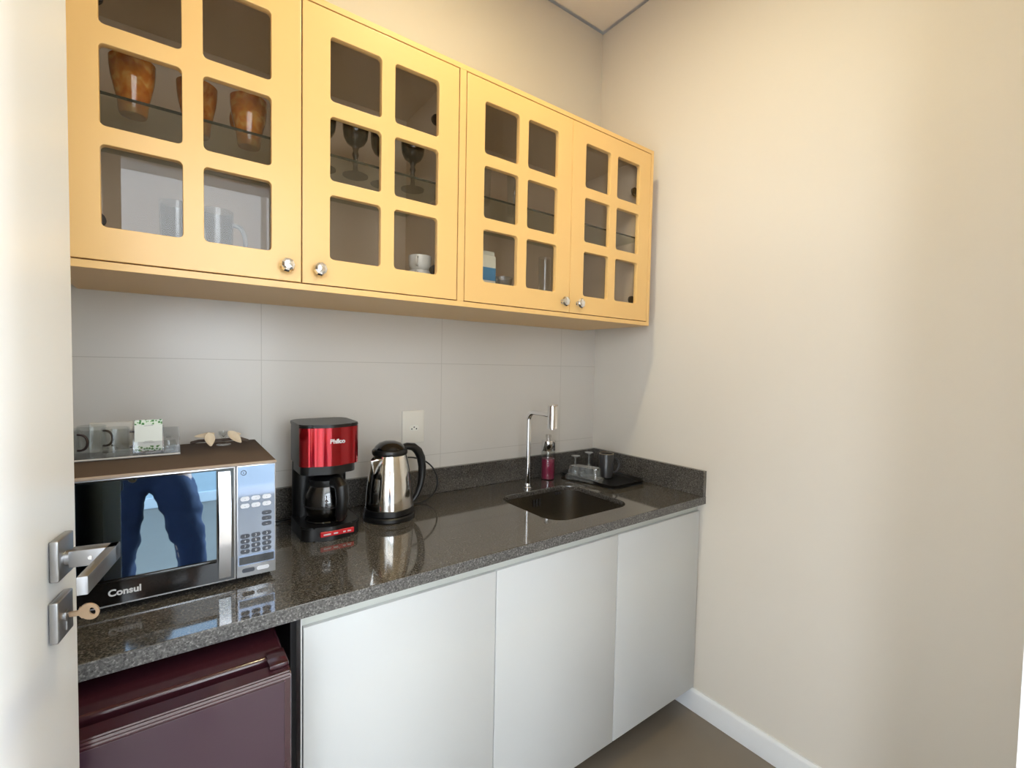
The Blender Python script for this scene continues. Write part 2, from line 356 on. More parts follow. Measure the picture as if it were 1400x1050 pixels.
b = MB(); b.box(1.22, 1.28, -4.3, -4.25, .75, 2.3); b.box(1.22, 1.28, -2.85, -2.8, .75, 2.3); b.box(1.22, 1.28, -4.3, -2.8, .75, .8); b.box(1.22, 1.28, -4.3, -2.8, 2.25, 2.3); b.box(1.22, 1.28, -3.57, -3.53, .75, 2.3); part(b, 'window_frame', M['trim'], wr)
b = MB(); b.box(1.248, 1.252, -4.25, -2.85, .8, 2.25); part(b, 'window_pane', M['clear'], wr)

wr = tag(bpy.data.objects.new('window_2', None), 'added wide high hall window opposite the doorway', None, None, 'structure'); COL.objects.link(wr); wr.location = (-1.75, HW, 2.1)  # window added as a bright source facing the doorway
b = MB()
for xx in (-3.9, -2.9, -.95, .35): b.box(xx, xx+.05, HW-.08, HW-.02, 1.0, 3.3)
b.box(-3.9, .4, HW-.08, HW-.02, 1.0, 1.05); b.box(-3.9, .4, HW-.08, HW-.02, 3.25, 3.3); part(b, 'window_frame', M['trim'], wr)

# open door, hinged on the left of the doorway
th = radians(10.6); far = Vector((-1.851, -.807, 0)); Dd = Vector((sin(th), cos(th), 0)); Nn = Vector((cos(th), -sin(th), 0))
# local frame: x = along door to free edge, y = outward normal (to the camera), z up ; origin at free edge on the face
DM = Matrix(((Dd.x, Nn.x, 0, far.x), (Dd.y, Nn.y, 0, far.y), (0, 0, 1, 0), (0, 0, 0, 1)))
door = tag(bpy.data.objects.new('door_1', None), 'open white door at the left with a square lever handle', None, None, 'structure'); COL.objects.link(door); door.location = (-1.995, -1.59, 0)
b = MB(); b.box(-.825, 0, -.036, 0, .008, HD-.010, .0015, 2, mtx=DM); part(b, 'door_leaf', M['white'], door)
hz = 1.158
b = MB(); b.box(-.083, -.037, 0.0006, .010, 1.1355, 1.1870, .002, 3, mtx=DM); ros = part(b, 'handle_rose', M['satin'], door)
hd = MB()
hd.lathe([(0, .0), (.0095, .0), (.0095, .014), (0, .014)], seg=24, mtx=DM @ T(-.060, .010, hz) @ Matrix.Rotation(-pi/2, 4, 'X'))
LO = .0515                                                     # outward reach of the lever
hd.box(-.0695, -.0505, .0145, .0618, hz-.0105, hz+.0105, .0008, 2, mtx=DM)
hd.box(-.1630, -.0505, LO, .0618, hz-.0105, hz+.0105, .0008, 2, mtx=DM)
ho = part(hd, 'door_handle', M['satin'], door)
b = MB(); b.lathe([(0, 0), (.0022, 0), (.0026, .0006), (.0018, .0008), (.0014, .0002), (0, .0002)], seg=16, mtx=DM @ T(-.0697, .036, hz) @ Matrix.Rotation(-pi/2, 4, 'Y')); part(b, 'set_screw', M['chrome'], door)
b = MB(); b.box(-.087, -.042, 0.0006, .010, 1.0600, 1.1120, .002, 3, mtx=DM); ros2 = part(b, 'lock_plate', M['satin'], door)
b = MB(); b.lathe([(0, 0), (.0075, 0), (.0075, .002), (0, .002)], seg=20, mtx=DM @ T(-.0645, .010, 1.086) @ Matrix.Rotation(-pi/2, 4, 'X')); b.box(-.0685, -.0605, .010, .012, 1.068, 1.086, .0008, 2, mtx=DM); part(b, 'lock_cylinder', M['satin'], door)
# key in the lock: flat blade plus rounded bow with a slot
key = empty('key', DM @ Vector((-.0645, .012, 1.086)), 'brass key with a round tan bow sticking out of the door lock', 'key')
kout = [(x*.66, y*.9) for x, y in [(.000, -.004), (.014, -.0045), (.018, -.011)] + [(.031 + .0155*cos(a), .0165*sin(a)*.95) for a in [radians(-140 + 280*i/20) for i in range(21)]] + [(.018, .011), (.014, .0045), (.000, .004)]]
me = plate_mesh(kout, [[(.0235 + .0030*cos(t), .0070*sin(t)) for t in [2*pi*i/14 for i in range(14)]]], .0028, .0006)
KM = DM @ T(-.0645, .0125, 1.086) @ Matrix(((0, 0, 1, 0), (1, 0, 0, 0), (0, 1, 0, 0), (0, 0, 0, 1))) @ Matrix.Rotation(radians(-24), 4, 'X')
place_mesh('key_bow', me, mat('key_brass', srgb(186, 160, 132), 0.35, 0.5), key, KM)
b = MB(); b.box(.0, .004, -.0038, .0038, -.001, .001, .0004, 1, mtx=KM @ T(-.003, 0, 0)); part(b, 'key_blade', M['satin'], key)

# ------------------------------------------------------------------ wall cabinet
ZU0, ZU1, YU = 1.5935, 2.3237, -.4051
CX0, CX1 = -1.9405, -.0993; DV0, DV1 = -1.0311, -1.0085; TP = .0155
cab = empty('wall_cabinet', ((CX0+CX1)/2, -.2, ZU0), 'long yellow wall cabinet with four glazed lattice doors above the counter', 'cabinet')
b = MB(); YK = -.388
b.box(CX0, CX0+TP, YU, -.002, ZU0, ZU1, .0006, 1); b.box(CX1-TP, CX1, YU, -.002, ZU0, ZU1, .0006, 1)
b.box(CX0+TP, CX1-TP, YU, -.002, ZU0, ZU0+TP, .0006, 1); b.box(CX0+TP, CX1-TP, YU, -.002, ZU1-TP, ZU1, .0006, 1)
b.box(DV0, DV1, YU, -.002, ZU0+TP, ZU1-TP, .0006, 1); part(b, 'carcass', M['yellow'], cab)
b = MB()
for xa, xb in ((CX0+TP, DV0), (DV1, CX1-TP)):
    b.box(xa, xb, -.012, -.004, ZU0+TP, ZU1-TP)
    b.box(xa, xa+.002, YK+.01, -.012, ZU0+TP, ZU1-TP); b.box(xb-.002, xb, YK+.01, -.012, ZU0+TP, ZU1-TP)
    b.box(xa, xb, YK+.01, -.012, ZU0+TP, ZU0+TP+.002); b.box(xa, xb, YK+.01, -.012, ZU1-TP-.002, ZU1-TP)
part(b, 'cabinet_lining', M['cabint'], cab)
ZS = 1.9600
for xa, xb in ((CX0+TP+.003, DV0-.003), (DV1+.003, CX1-TP-.003)):
    b = MB(); b.box(xa, xb, -.3695, -.014, ZS-.003, ZS+.003); s = part(b, 'glass_shelf', M['shelfglass'], cab)
    b = MB(); b.box(xa, xb, -.3715, -.3697, ZS-.003, ZS+.003); part(b, 'shelf_edge', M['shelfedge'], s)
# doors: outline with six rounded openings
g = .0030; DH0, DH1 = ZU0+TP+g, ZU1-TP-g
doors = [(CX0+TP+g, -1.4765-g/2, 'r'), (-1.4765+g/2, DV0-g, 'l'), (DV1+g, -.5620-g/2, 'r'), (-.5620+g/2, CX1-TP-g, 'l')]
rows = [(1.6795, 1.8445), (1.8815, 2.0435), (2.0815, 2.2425)]
for xa, xb, ks in doors:
    wdt = xb-xa; m0 = .0665; mw = .0385; pw = (wdt-2*m0-mw)/2
    cols = [(xa+m0, xa+m0+pw), (xb-m0-pw, xb-m0)]
    holes = [rrect(c0, c1, r0, r1, .010, 5) for c0, c1 in cols for r0, r1 in rows]
    me = plate_mesh([(xa, DH0), (xb, DH0), (xb, DH1), (xa, DH1)], holes, .018, .0012)
    d = place_mesh('cabinet_door', me, M['yellow'], cab, T(0, YU+.009, 0) @ XZ)
    b = MB()
    for c0, c1 in cols:
        for r0, r1 in rows: b.box(c0-.004, c1+.004, YU+.0125, YU+.0150, r0-.004, r1+.004)
    b2 = MB(); b2.box(xa+m0-.006, xb-m0+.006, YU+.0185, YU+.0205, rows[0][0]-.006, rows[2][1]+.006); b.bm.free()
    part(b2, 'glass_pane', M['pane'], d)
    kx = xb-.0345 if ks == 'r' else xa+.0385
    b = MB(); b.lathe([(0, 0), (.008, 0), (.008, .002), (.0045, .004), (.0045, .010), (.006, .012)], seg=20, mtx=T(kx, YU, 1.648) @ Matrix.Rotation(pi/2, 4, 'X'))
    kn = part(b, 'knob_stem', M['chrome'], d)
    t = MB(); t.lathe([(.006, .010), (.0155, .0165), (.0182, .0220), (.0150, .0285), (.0090, .0320), (0, .0325)], seg=9, mtx=T(kx, YU, 1.648) @ Matrix.Rotation(pi/2, 4, 'X'))
    for f in t.bm.faces: f.smooth = False
    ko = part(t, 'crystal_knob', M['crystal'], d)
    for p in ko.data.polygons: p.use_smooth = False
    hx = xb-.052 if ks == 'l' else xa+.052
    sgn = 1 if ks == 'l' else -1
    for z in (1.700, 2.150):
        b = MB(); b.box(min(hx, hx+sgn*.05), max(hx, hx+sgn*.05), -.372, -.358, z-.008, z+.008, .002, 1)
        b.lathe([(0, 0), (.016, 0), (.016, .008), (0, .008)], seg=20, mtx=T(hx-sgn*.004, -.372, z) @ Matrix.Rotation(-pi/2, 4, 'X')); part(b, 'hinge', M['lead'], d)

# ------------------------------------------------------------------ worktop with sink cut-out
ZC, TC, YC = .900, .031, -.635
SK = (-.730, -.340, -.545, -.195)
ct = empty('countertop', (-1.0, -.3, ZC-TC), 'grey speckled polished granite worktop with low upstands', 'countertop')
TS = .019
me = plate_mesh([(XL+.001, YC+.0005), (-.001, YC+.0005), (-.001, -.001), (XL+.001, -.001)], [rrect(*SK, .075, 8)], TS, .0012)
place_mesh('worktop_slab', me, M['granite'], ct, T(0, 0, ZC-TS/2))
b = MB(); b.box(XL+.001, -.001, YC-.001, YC+.022, ZC-TC, ZC-.0012, .0005, 1); part(b, 'front_edge', M['honed_daylit'], ct)
b = MB(); b.box(XL+.001, -.001, -.021, -.001, ZC, .999, .0012, 1); part(b, 'back_upstand', M['granite'], ct)
b = MB(); b.box(-.021, -.001, YC, -.0215, ZC, 1.0035, .0012, 1); part(b, 'side_upstand', M['granite'], ct)
# undermount sink
sk = empty('sink', (-.535, -.37, .72), 'rectangular stainless steel sink set under the granite', 'sink')
b = MB()
def ring(x0, x1, y0, y1, r, z): return [(x, y, z) for x, y in rrect(x0, x1, y0, y1, r, 8)]
o_ = [ring(SK[0]-.012, SK[1]+.012, SK[2]-.012, SK[3]+.012, .08, ZC-TS-.0005), ring(SK[0]+.001, SK[1]-.001, SK[2]+.001, SK[3]-.001, .075, ZC-TS-.0005),
      ring(SK[0]+.002, SK[1]-.002, SK[2]+.002, SK[3]-.002, .074, .78), ring(SK[0]+.006, SK[1]-.006, SK[2]+.006, SK[3]-.006, .07, .735), ring(SK[0]+.03, SK[1]-.03, SK[2]+.03, SK[3]-.03, .05, .722)]
n = len(o_[0]); fs = []
for k in range(4):
    for i in range(n): fs.append((k*n+i, k*n+(i+1) % n, (k+1)*n+(i+1) % n, (k+1)*n+i))
fs.append(tuple(4*n+i for i in range(n)))
b._add([v for q in o_ for v in q], fs, True); part(b, 'basin', M['sinksteel'], sk, solid=.0012)
b = MB(); b.lathe([(0, .001), (.020, .001), (.030, .0035), (.042, .0035), (.045, .001)], (-.535, -.37, .7226)); part(b, 'drain', M['chrome'], sk)
b = MB()
for k in range(3): b.box(-.545+.016*k, -.537+.016*k, SK[3]-.0052, SK[3]-.0028, .832, .862, .0005, 1)
part(b, 'overflow_slots', M['dark'], sk)
b = MB()
for k in range(4): b.box(-.425+.012*k, -.416+.012*k, SK[3]-.0052, SK[3]-.0018, .866, .875, .0005, 1)
part(b, 'overflow_grille', M['dark'], sk)

# faucet
fx, fy = -.5384, -.150
fc = empty('faucet', (fx, fy, ZC), 'slim chrome swan-neck tap rising behind the sink', 'faucet')
b = MB(); b.lathe([(0, 0), (.0175, 0), (.0175, .004), (.0105, .007), (.0110, .0), ], (fx, fy, ZC), 24); b.lathe([(0, .0), (.0175, 0), (.0175, .005), (.0125, .006), (.0125, .018), (.0115, .020), (0, .020)], (fx, fy, ZC), 24); part(b, 'tap_base', M['chrome'], fc)
dx, dy = .06, -1.0; ln = math.hypot(dx, dy); dx /= ln; dy /= ln
ztop = 1.222; R_ = .036
pts = [(fx, fy, ZC+.01), (fx, fy, 1.0), (fx, fy, 1.1), (fx, fy, ztop-R_)]
pts += [(fx+dx*(R_-R_*cos(a)), fy+dy*(R_-R_*cos(a)), ztop-R_+R_*sin(a)) for a in [pi/2*i/8 for i in range(1, 9)]]
pts += [(fx+dx*.09, fy+dy*.09, ztop-.001), (fx+dx*.135, fy+dy*.135, ztop-.004)]
b = MB(); b.tube(pts, .0098, 20); part(b, 'swan_neck', M['chrome'], fc)
hxp, hyp = fx+dx*.140, fy+dy*.140
b = MB(); b.lathe([(0, -.052), (.0190, -.052), (.0200, -.051), (.0200, .037), (.0190, .038), (0, .038)], (hxp, hyp, ztop-.002), 28); part(b, 'spout_head', M['chrome'], fc)
b = MB(); b.lathe([(0, -.056), (.0100, -.056), (.0100, -.0521), (0, -.0521)], (hxp, hyp, ztop-.002), 24); part(b, 'aerator', M['chrome'], fc)
b = MB(); b.box(hxp-.004, hxp+.027, hyp-.003, hyp+.003, ztop+.0365, ztop+.0395, .001, 1); part(b, 'tap_lever', M['chrome'], fc)

# ------------------------------------------------------------------ base cabinet
lc = empty('base_cabinet', (-.76, -.3, 0), 'white handleless base cabinet with three doors under the sink', 'cabinet')
YD = -.6151; L = [-1.5161, -1.0105, -.5015, -.0090]; Z0, Z1 = .0997, .8365; YBK = -.596
b = MB()
b.box(-1.5340, -1.5190, -.5700, -.02, Z0, ZC-TC-.001, .0005, 1); part(b, 'side_panel', M['dark'], lc)  # the panel's unlit side, its shade put in as a dark colour
b = MB(); b.box(-1.5215, -1.5185, -.6120, -.57, Z0, ZC-TC-.001); part(b, 'edge_strip', M['cabwhite'], lc)
b = MB(); b.box(-1.5170, -.004, YBK, YBK+.012, Z0, .8400); b.box(-1.5170, -.004, -.58, -.02, Z0, Z0+.016); b.box(-.016, -.004, -.60, -.02, Z0, ZC-TC-.001); part(b, 'carcass', M['cabwhite'], lc)
b = MB(); b.box(-1.5170, -.004, -.6020, -.598, .822, ZC-TC-.001); b.box(-1.5170, -.004, -.6130, -.598, ZC-TC-.004, ZC-TC-.001); part(b, 'finger_rail', M['rail'], lc)
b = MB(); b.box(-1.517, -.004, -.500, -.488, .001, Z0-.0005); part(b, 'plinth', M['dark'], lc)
for i in range(3):
    b = MB(); b.box(L[i]+(.0015 if i else 0), L[i+1]-(.0015 if i < 2 else 0), YD, YBK-.001, Z0, Z1, .0008, 2); part(b, 'cabinet_door', M['cabwhite'], lc)

# ------------------------------------------------------------------ mini fridge
fr = empty('mini_fridge', (-1.80, -.4, 0), 'dark maroon mini fridge standing under the left end of the worktop', 'fridge')
FX0, FX1 = -2.045, -1.5665; FZ = .842
b = MB(); b.box(FX0, FX1, -.694, -.10, .02, FZ, .008, 3); part(b, 'fridge_body', M['maroon'], fr)
b = MB(); b.box(FX0, FX1, -.712, -.694, .03, .806, .004, 2); part(b, 'door_gasket', M['dark'], fr)
t = bmesh.new()
prof = [(-.7125, .03), (-.7125, .834), (-.7180, .840), (-.7480, .836), (-.7530, .829), (-.7530, .03)]
A = [t.verts.new((FX0, y, z)) for y, z in prof]; B = [t.verts.new((FX1, y, z)) for y, z in prof]; t.faces.new(A); t.faces.new(B[::-1])
for i in range(6): t.faces.new((A[i], B[i], B[(i+1)%6], A[(i+1)%6]))
bmesh.ops.bevel(t, geom=list(t.edges), offset=.0025, segments=2, affect='EDGES')
b = MB(); b.merge(t, 0, None, True); fd = part(b, 'fridge_door', M['maroon'], fr)
b = MB(); b.box(FX0+.012, FX1-.012, -.7545, -.7530, .045, .8235, .0006, 1); part(b, 'door_skin', M['maroondoor'], fd)
b = MB(); b.box(FX1-.034, FX1-.001, -.735, -.680, FZ-.004, FZ+.006, .003, 2); part(b, 'top_hinge', M['maroon'], fr)
for fx_ in (FX0+.03, FX1-.06):
    b = MB(); b.box(fx_, fx_+.03, -.68, -.65, 0.0, .021, .003, 1); part(b, 'foot', M['black'], fr)

# ------------------------------------------------------------------ microwave
mw = empty('microwave', (-1.78, -.28, ZC), 'silver and black mirrored-door microwave at the left end of the worktop', 'microwave')
MX0, MX1, MY, MZ0, MZ1 = -2.035, -1.5445, -.4569, .9125, 1.1735
b = MB(); b.box(MX0, MX1-.002, MY+.014, -.108, MZ0, MZ1, .004, 2); part(b, 'microwave_body', M['silver'], mw)
for xx in (MX0+.03, MX1-.05):
    for yy in (-.40, -.16):
        b = MB(); b.lathe([(0, 0), (.012, 0), (.014, .0125), (0, .0125)], (xx, yy, ZC), 16); part(b, 'foot', M['black'], mw)
DXR = -1.6265
b = MB(); b.box(MX0, DXR, MY, MY+.0135, MZ0, MZ1, .0015, 2); md = part(b, 'microwave_door', M['silver'], mw)
b = MB(); b.box(MX0+.004, DXR-.004, MY-.0008, MY, MZ0+.004, MZ1-.0035); part(b, 'door_border', M['blackgloss'], md)
b = MB(); b.box(MX0+.03, -1.6640, MY-.0016, MY-.0009, .968, MZ1-.006, .0003, 1); part(b, 'mirror_window', M['mirror'], md)
b = MB(); b.box(MX0+.03, -1.6640, MY-.0032, MY-.0009, .960, .966, .001, 2); part(b, 'window_lip', M['blackgloss'], md)
# bowed handle bar
b = MB(); hp = []
nseg = 12
vsl = []
for i in range(nseg+1):
    u = i/nseg; z = .9235 + (1.1640-.9235)*u; bow = .020*sin(pi*u)+.004
    vsl.append((z, MY-.001-bow))
V = []; Fc = []
for z, y in vsl: V += [(-1.6605, y, z), (-1.6375, y, z), (-1.6375, y+.006, z), (-1.6605, y+.006, z)]
for i in range(nseg):
    for k in range(4): Fc.append((i*4+k, i*4+(k+1)%4, (i+1)*4+(k+1)%4, (i+1)*4+k))
Fc += [(0, 1, 2, 3), tuple(nseg*4+k for k in (3, 2, 1, 0))]
b._add(V, Fc, True); part(b, 'door_handle', M['silverhandle'], md)
place_mesh('logo', text_mesh('Consul', .0185, .0003, .0006), M['logo'], md, T(-1.8225, MY-.0013, .9395) @ XZ)
b = MB(); b.box(DXR+.0012, MX1, MY, MY+.0135, MZ0, MZ1, .0015, 2); mp = part(b, 'control_panel', M['silver'], mw)
b = MB(); b.box(DXR+.004, MX1-.0025, MY-.0008, MY, .940, MZ1-.003); part(b, 'panel_face', mat('mirrored_panel', srgb(126, 137, 156), 0.05, 1.0), mp)
b = MB(); b.box(DXR+.006, MX1-.004, MY-.0012, MY-.0009, .9425, .9600); part(b, 'panel_band', M['blackgloss'], mp)
def button(nm, x, z, w_, h_, m, txt=None, tm=None):
    mb = MB(); mb.prism(rrect(x-w_/2, x+w_/2, z-h_/2, z+h_/2, h_*.48, 5), MY*-1+.0009, MY*-1+.0022, mtx=Matrix(((1,0,0,0),(0,0,-1,0),(0,1,0,0),(0,0,0,1))))
    o = part(mb, nm, m, mp)
    if txt: place_mesh('button_mark', text_mesh(txt, h_*.8, .0001), tm, o, T(x, MY-.0024, z) @ XZ)
PX = [-1.6085, -1.5865, -1.5640]
for r_, z in enumerate((1.0955, 1.0790)):
    for x in PX: button('button', x, z, .0185, .0100, M['printlight'], '-', M['print'])
for r_, z in enumerate((1.0570, 1.0440, 1.0310)): button('button', -1.5640+.0*r_, z, .0205, .0092, M['print'], '–', M['printlight'])
nums = [['1', '2', '3'], ['4', '5', '6'], ['7', '8', '9'], ['*', '0', '#']]
for r_, z in enumerate((1.0085, .9965, .9845, .9725)):
    for k, x in enumerate(PX): button('number_button', x, z, .0190, .0098, M['print'], nums[r_][k], M['printlight'])
for x, m_ in ((-1.6020, M['print']), (-1.5720, M['printlight'])): 
    button('button', x, .9280, .0260, .0090, m_)
b = MB(); b.lathe([(.0045, 0), (.0058, 0), (.0058, .0006), (.0045, .0006)], seg=20, mtx=T(-1.6110, MY-.0009, 1.1560) @ Matrix.Rotation(pi/2, 4, 'X')); b.box(-1.6118, -1.6102, MY-.0014, MY-.0009, 1.1545, 1.1575); part(b, 'round_emblem', M['print'], mp)

# brown mat on the microwave
b = MB(); b.box(MX0-.004, MX1+.0015, MY+.002, -.106, MZ1+.0005, MZ1+.0055, .0015, 2); b.box(MX0-.004, MX1+.0015, MY-.0035, MY+.0025, MZ1-.0005, MZ1+.0060, .0012, 1, mi=1)
mt_ = part(b, 'table_mat', [M['mat'], M['matedge']], None); tag(mt_, 'brown woven mat with beige front edging lying on top of the microwave', 'mat')
ZM = MZ1+.0058

# clear acrylic organiser on the mat
og = empty('acrylic_tray', (-1.86, -.16, ZM), 'clear acrylic tray holding the glass mugs on the microwave', 'tray')
OX0, OX1, OY0, OY1 = -2.030, -1.7265, -.272, -.070
b = MB(); b.box(OX0, OX1, OY0, OY1, ZM, ZM+.003, .0006, 1); part(b, 'tray_base', M['acrylic'], og)
b = MB(); b.box(OX0, OX1, OY0, OY0+.003, ZM+.003, ZM+.020, .0006, 1); b.box(OX0, OX1, OY1-.003, OY1, ZM+.003, ZM+.046, .0006, 1); b.box(OX1-.003, OX1, OY0+.003, OY1-.003, ZM+.003, ZM+.046, .0006, 1); b.box(OX0, OX0+.003, OY0+.003, OY1-.003, ZM+.003, ZM+.046, .0006, 1); part(b, 'tray_wall', M['acrylic'], og)
b = MB(); b.tube([(OX0, OY0-.0006, ZM+.003), (OX1, OY0-.0006, ZM+.003)], .0022, 8); part(b, 'tray_lip', mat('frosted_acrylic_edge', srgb(205, 200, 194), 0.3), og)

def glass_mug(name, loc, r, h, hang, label, group, hm=None, gm=None, rz=0, taper=1.0):
    t = empty(name, loc, label, 'mug', group, rz=rz)
    b = MB(); b.lathe([(0, 0), (r*taper*.96, 0), (r*taper, .003), (r, h-.001), (r-.0012, h), (r-.0026, h-.001), (r*taper-.0026, .007), (0, .006)], seg=36)
    b.build('mug_body', gm or M['clear'], t)
    a = hang; d = Vector((cos(a), sin(a), 0))
    pts = []
    for i in range(15):
        u = pi/2 - pi*i/14
        pts.append(d*(r-.001 + .75*r*cos(u)**.7 if cos(u) > 0 else r-.001) + Vector((0, 0, h*.52 + h*.29*sin(u))))
    b = MB(); b.tube(pts, .0026 if r < .03 else .0050, 10); b.build('mug_handle', hm or M['clear'], t)
    return t
dkh = mat('dark_handle', srgb(62, 52, 52), 0.2)
mg = 'clear glass mugs with dark handles in the acrylic tray'
glass_mug('glass_mug', (-1.9420, -.205, ZM+.0035), .028, .064, radians(-30), 'clear glass mug with dark handle, nearest the white door in the acrylic tray', mg, dkh)
glass_mug('glass_mug', (-1.9020, -.150, ZM+.0035), .028, .064, radians(-30), 'clear glass mug with dark handle, at the back and middle of the acrylic tray', mg, dkh)
glass_mug('glass_mug', (-1.8530, -.215, ZM+.0035), .028, .064, radians(5), 'clear glass mug with dark handle, beside the printed card', mg, dkh)
# small glass pot at the right end of the tray
t = empty('glass_pot', (-1.7500, -.215, ZM+.0035), 'small round clear glass pot at the right end of the acrylic tray', 'glass pot')
b = MB(); b.lathe([(0, 0), (.016, 0), (.0215, .006), (.0225, .018), (.0195, .030), (.0185, .034), (.0165, .034), (.0175, .029), (.0205, .018), (.019, .007), (0, .004)], seg=32); b.bm.transform(Matrix.Scale(.78, 4)); b.build('pot_body', M['clear'], t)
b = MB(); b.lathe([(0, .036), (.019, .0355), (.020, .038), (.012, .041), (.006, .042), (.006, .047), (0, .049)], seg=32); b.bm.transform(Matrix.Scale(.78, 4)); b.build('pot_lid', M['clear'], t)
# printed card in an acrylic stand
cs = empty('card_stand', (-1.789, -.232, ZM+.0035), 'clear acrylic stand with a white card printed with green leaves', 'card holder')
CMt = T(-1.7890, -.2330, ZM+.0055) @ Matrix.Rotation(radians(-10), 4, 'X') @ Matrix.Scale(.76, 4)
b = MB(); b.box(-.040, .040, -.0035, -.0020, 0, .034, .0005, 1, mtx=CMt); b.box(-.040, .040, .0020, .0035, 0, .085, .0005, 1, mtx=CMt); b.box(-.030, .030, -.016, .018, 0, .002, mtx=T(-1.7890, -.2330, ZM+.0035)); part(b, 'stand', M['acrylic'], cs)
b = MB(); b.box(-.0355, .0355, -.0007, .0007, .004, .104, mtx=CMt); card = part(b, 'card', M['paper'], cs)
for z0_, z1_ in ((.088, .104), (.004, .020)):
    b = MB(); b.box(-.0355, .0355, -.0011, -.0008, z0_, z1_, mtx=CMt); part(b, 'leaf_print', M['leaf'], card)
for w_, z_ in ((.012, .0845), (.014, .0300), (.010, .0345)):
    b = MB(); b.box(-w_, w_, -.0011, -.0008, z_, z_+.0008, mtx=CMt); part(b, 'text_line', M['print'], card)
# cream shell ornament
so = empty('shell_ornament', (-1.62, -.165, ZM), 'ornament of two cream folded shells and a glass stem on the brown mat', 'ornament')
def petal(c, ax, nr, L_, W_, cup):
    """cupped almond-shaped shell: ax = long axis, nr = hollow side"""
    ax = Vector(ax).normalized(); nr = Vector(nr); nr = (nr-ax*nr.dot(ax)).normalized(); sd_ = ax.cross(nr); c = Vector(c)
    b = MB(); nu, nv = 14, 10; V = []; Fc = []
    for i in range(nu+1):
        u = i/nu; wd = W_*max(.06, sin(pi*(u**.8)))**.8
        for j in range(nv+1):
            v = j/nv*2-1; V.append(c + sd_*(wd*v) + ax*(L_*(u-.5)) + nr*(cup*((v*v)*wd/W_ + 1.6*(u-.5)**2)))
    for i in range(nu):
        for j in range(nv): Fc.append((i*(nv+1)+j, i*(nv+1)+j+1, (i+1)*(nv+1)+j+1, (i+1)*(nv+1)+j))
    b._add(V, Fc, True); return part(b, 'shell', M['cream'], so, sub=1, solid=.003)
petal((-1.6610, -.196, ZM+.021), (.12, -.55, -1), (.1, -1, .55), .040, .0125, .004)
petal((-1.6720, -.180, ZM+.034), (-1, -.1, -.12), (0, -.3, 1), .046, .0125, -.006)
petal((-1.6030, -.190, ZM+.022), (.75, -.45, -.8), (.2, -1, .7), .046, .0125, .004)
petal((-1.6010, -.176, ZM+.031), (1, .3, -.1), (0, -.5, 1), .032, .0115, -.005)
b = MB(); b.lathe([(0, .0), (.016, .0), (.017, .002), (.004, .005), (.004, .018), (.012, .030), (.013, .038), (.011, .038), (.010, .031), (0, .022)], (-1.6280, -.175, ZM+.0003), 28); part(b, 'glass_stem', M['clear'], so)
b = MB(); b.tube([(-1.700, -.135, ZM+.006), (-1.685, -.150, ZM+.012), (-1.665, -.160, ZM+.014), (-1.640, -.160, ZM+.012), (-1.610, -.155, ZM+.012), (-1.585, -.150, ZM+.012), (-1.566, -.150, ZM+.004)], .0042, 10); part(b, 'twig', M['twig'], so)

# ------------------------------------------------------------------ coffee maker
cm = empty('coffee_maker', (-1.367, -.2, ZC), 'black coffee maker with a metallic red top and glass carafe beside the microwave', 'coffee maker')
cx, cyc = -1.3665, -.205
def cmout(w_, yb, yf, bulge, r=.030, n=8):
    pts = []
    x0, x1 = cx-w_, cx+w_
    pts += [(x1-r+r*cos(a), yb-r+r*sin(a)) for a in [pi/2*i/n for i in range(n+1)]]
    pts += [(x0+r+r*cos(a), yb-r+r*sin(a)) for a in [pi/2+pi/2*i/n for i in range(n+1)]]
    fr_ = [(x0+r*1.1+r*1.1*cos(a), yf+r+r*sin(a)) for a in [pi+pi/2*i/n for i in range(n)]]
    pts += fr_
    for i in range(13):
        u = i/12; pts.append((x0+r*1.1+(x1-x0-2.2*r)*u, yf-bulge*sin(pi*u)))
    pts += [(x1-r*1.1+r*1.1*cos(a), yf+r+r*sin(a)) for a in [-pi/2+pi/2*i/n for i in range(1, n+1)]]
    return pts
b = MB(); b.prism(cmout(.0820, -.105, -.290, .014), ZC+.0005, ZC+.040, bev=.003, smooth=True); part(b, 'base', M['black'], cm)
b = MB(); b.prism(cmout(.0800, -.105, -.165, .0), ZC+.040, 1.108, smooth=True); part(b, 'rear_column', M['black'], cm)
b = MB(); b.prism(cmout(.0820, -.100, -.270, .014), 1.112, 1.224, smooth=True); part(b, 'water_tank', M['black'], cm)
oo = cmout(.0838, -.100, -.277, .014); fr1 = [p for p in oo if p[1] < -.205]; i0 = min(range(len(fr1)), key=lambda i: (fr1[i][0] > cx, -fr1[i][1])); 
lf = sorted([p for p in fr1 if p[0] <= cx-.050], key=lambda p: -p[1]); md_ = sorted([p for p in fr1 if cx-.050 < p[0] < cx+.050], key=lambda p: p[0]); rt = sorted([p for p in fr1 if p[0] >= cx+.050], key=lambda p: p[1])
lf = [p for p in lf if p[1] < -.246]; rt = [p for p in rt if p[1] < -.246]; path = lf+md_+rt
inn = [(cx+(x-cx)*.965, y+.003) for x, y in path]
b = MB(); b.prism(path+inn[::-1], 1.113, 1.2235, smooth=True); hdx = part(b, 'red_housing', M['red'], cm)
b = MB(); b.prism(cmout(.0780, -.103, -.262, .012), 1.085, 1.112, smooth=True); part(b, 'filter_housing', M['black'], cm)
b = MB(); b.prism(cmout(.0838, -.099, -.277, .014), 1.224, 1.233, bev=.003, smooth=True); part(b, 'lid', M['black'], cm)
place_mesh('logo', text_mesh('Philco', .0175, .0006, .0007), M['logo'], hdx, T(cx+.012, -.2905, 1.184) @ XZ)
b = MB(); b.box(cx-.0380, cx+.0560, -.3052, -.2990, ZC+.014, ZC+.028, .001, 1); dsp = part(b, 'red_strip', M['redprint'], cm)
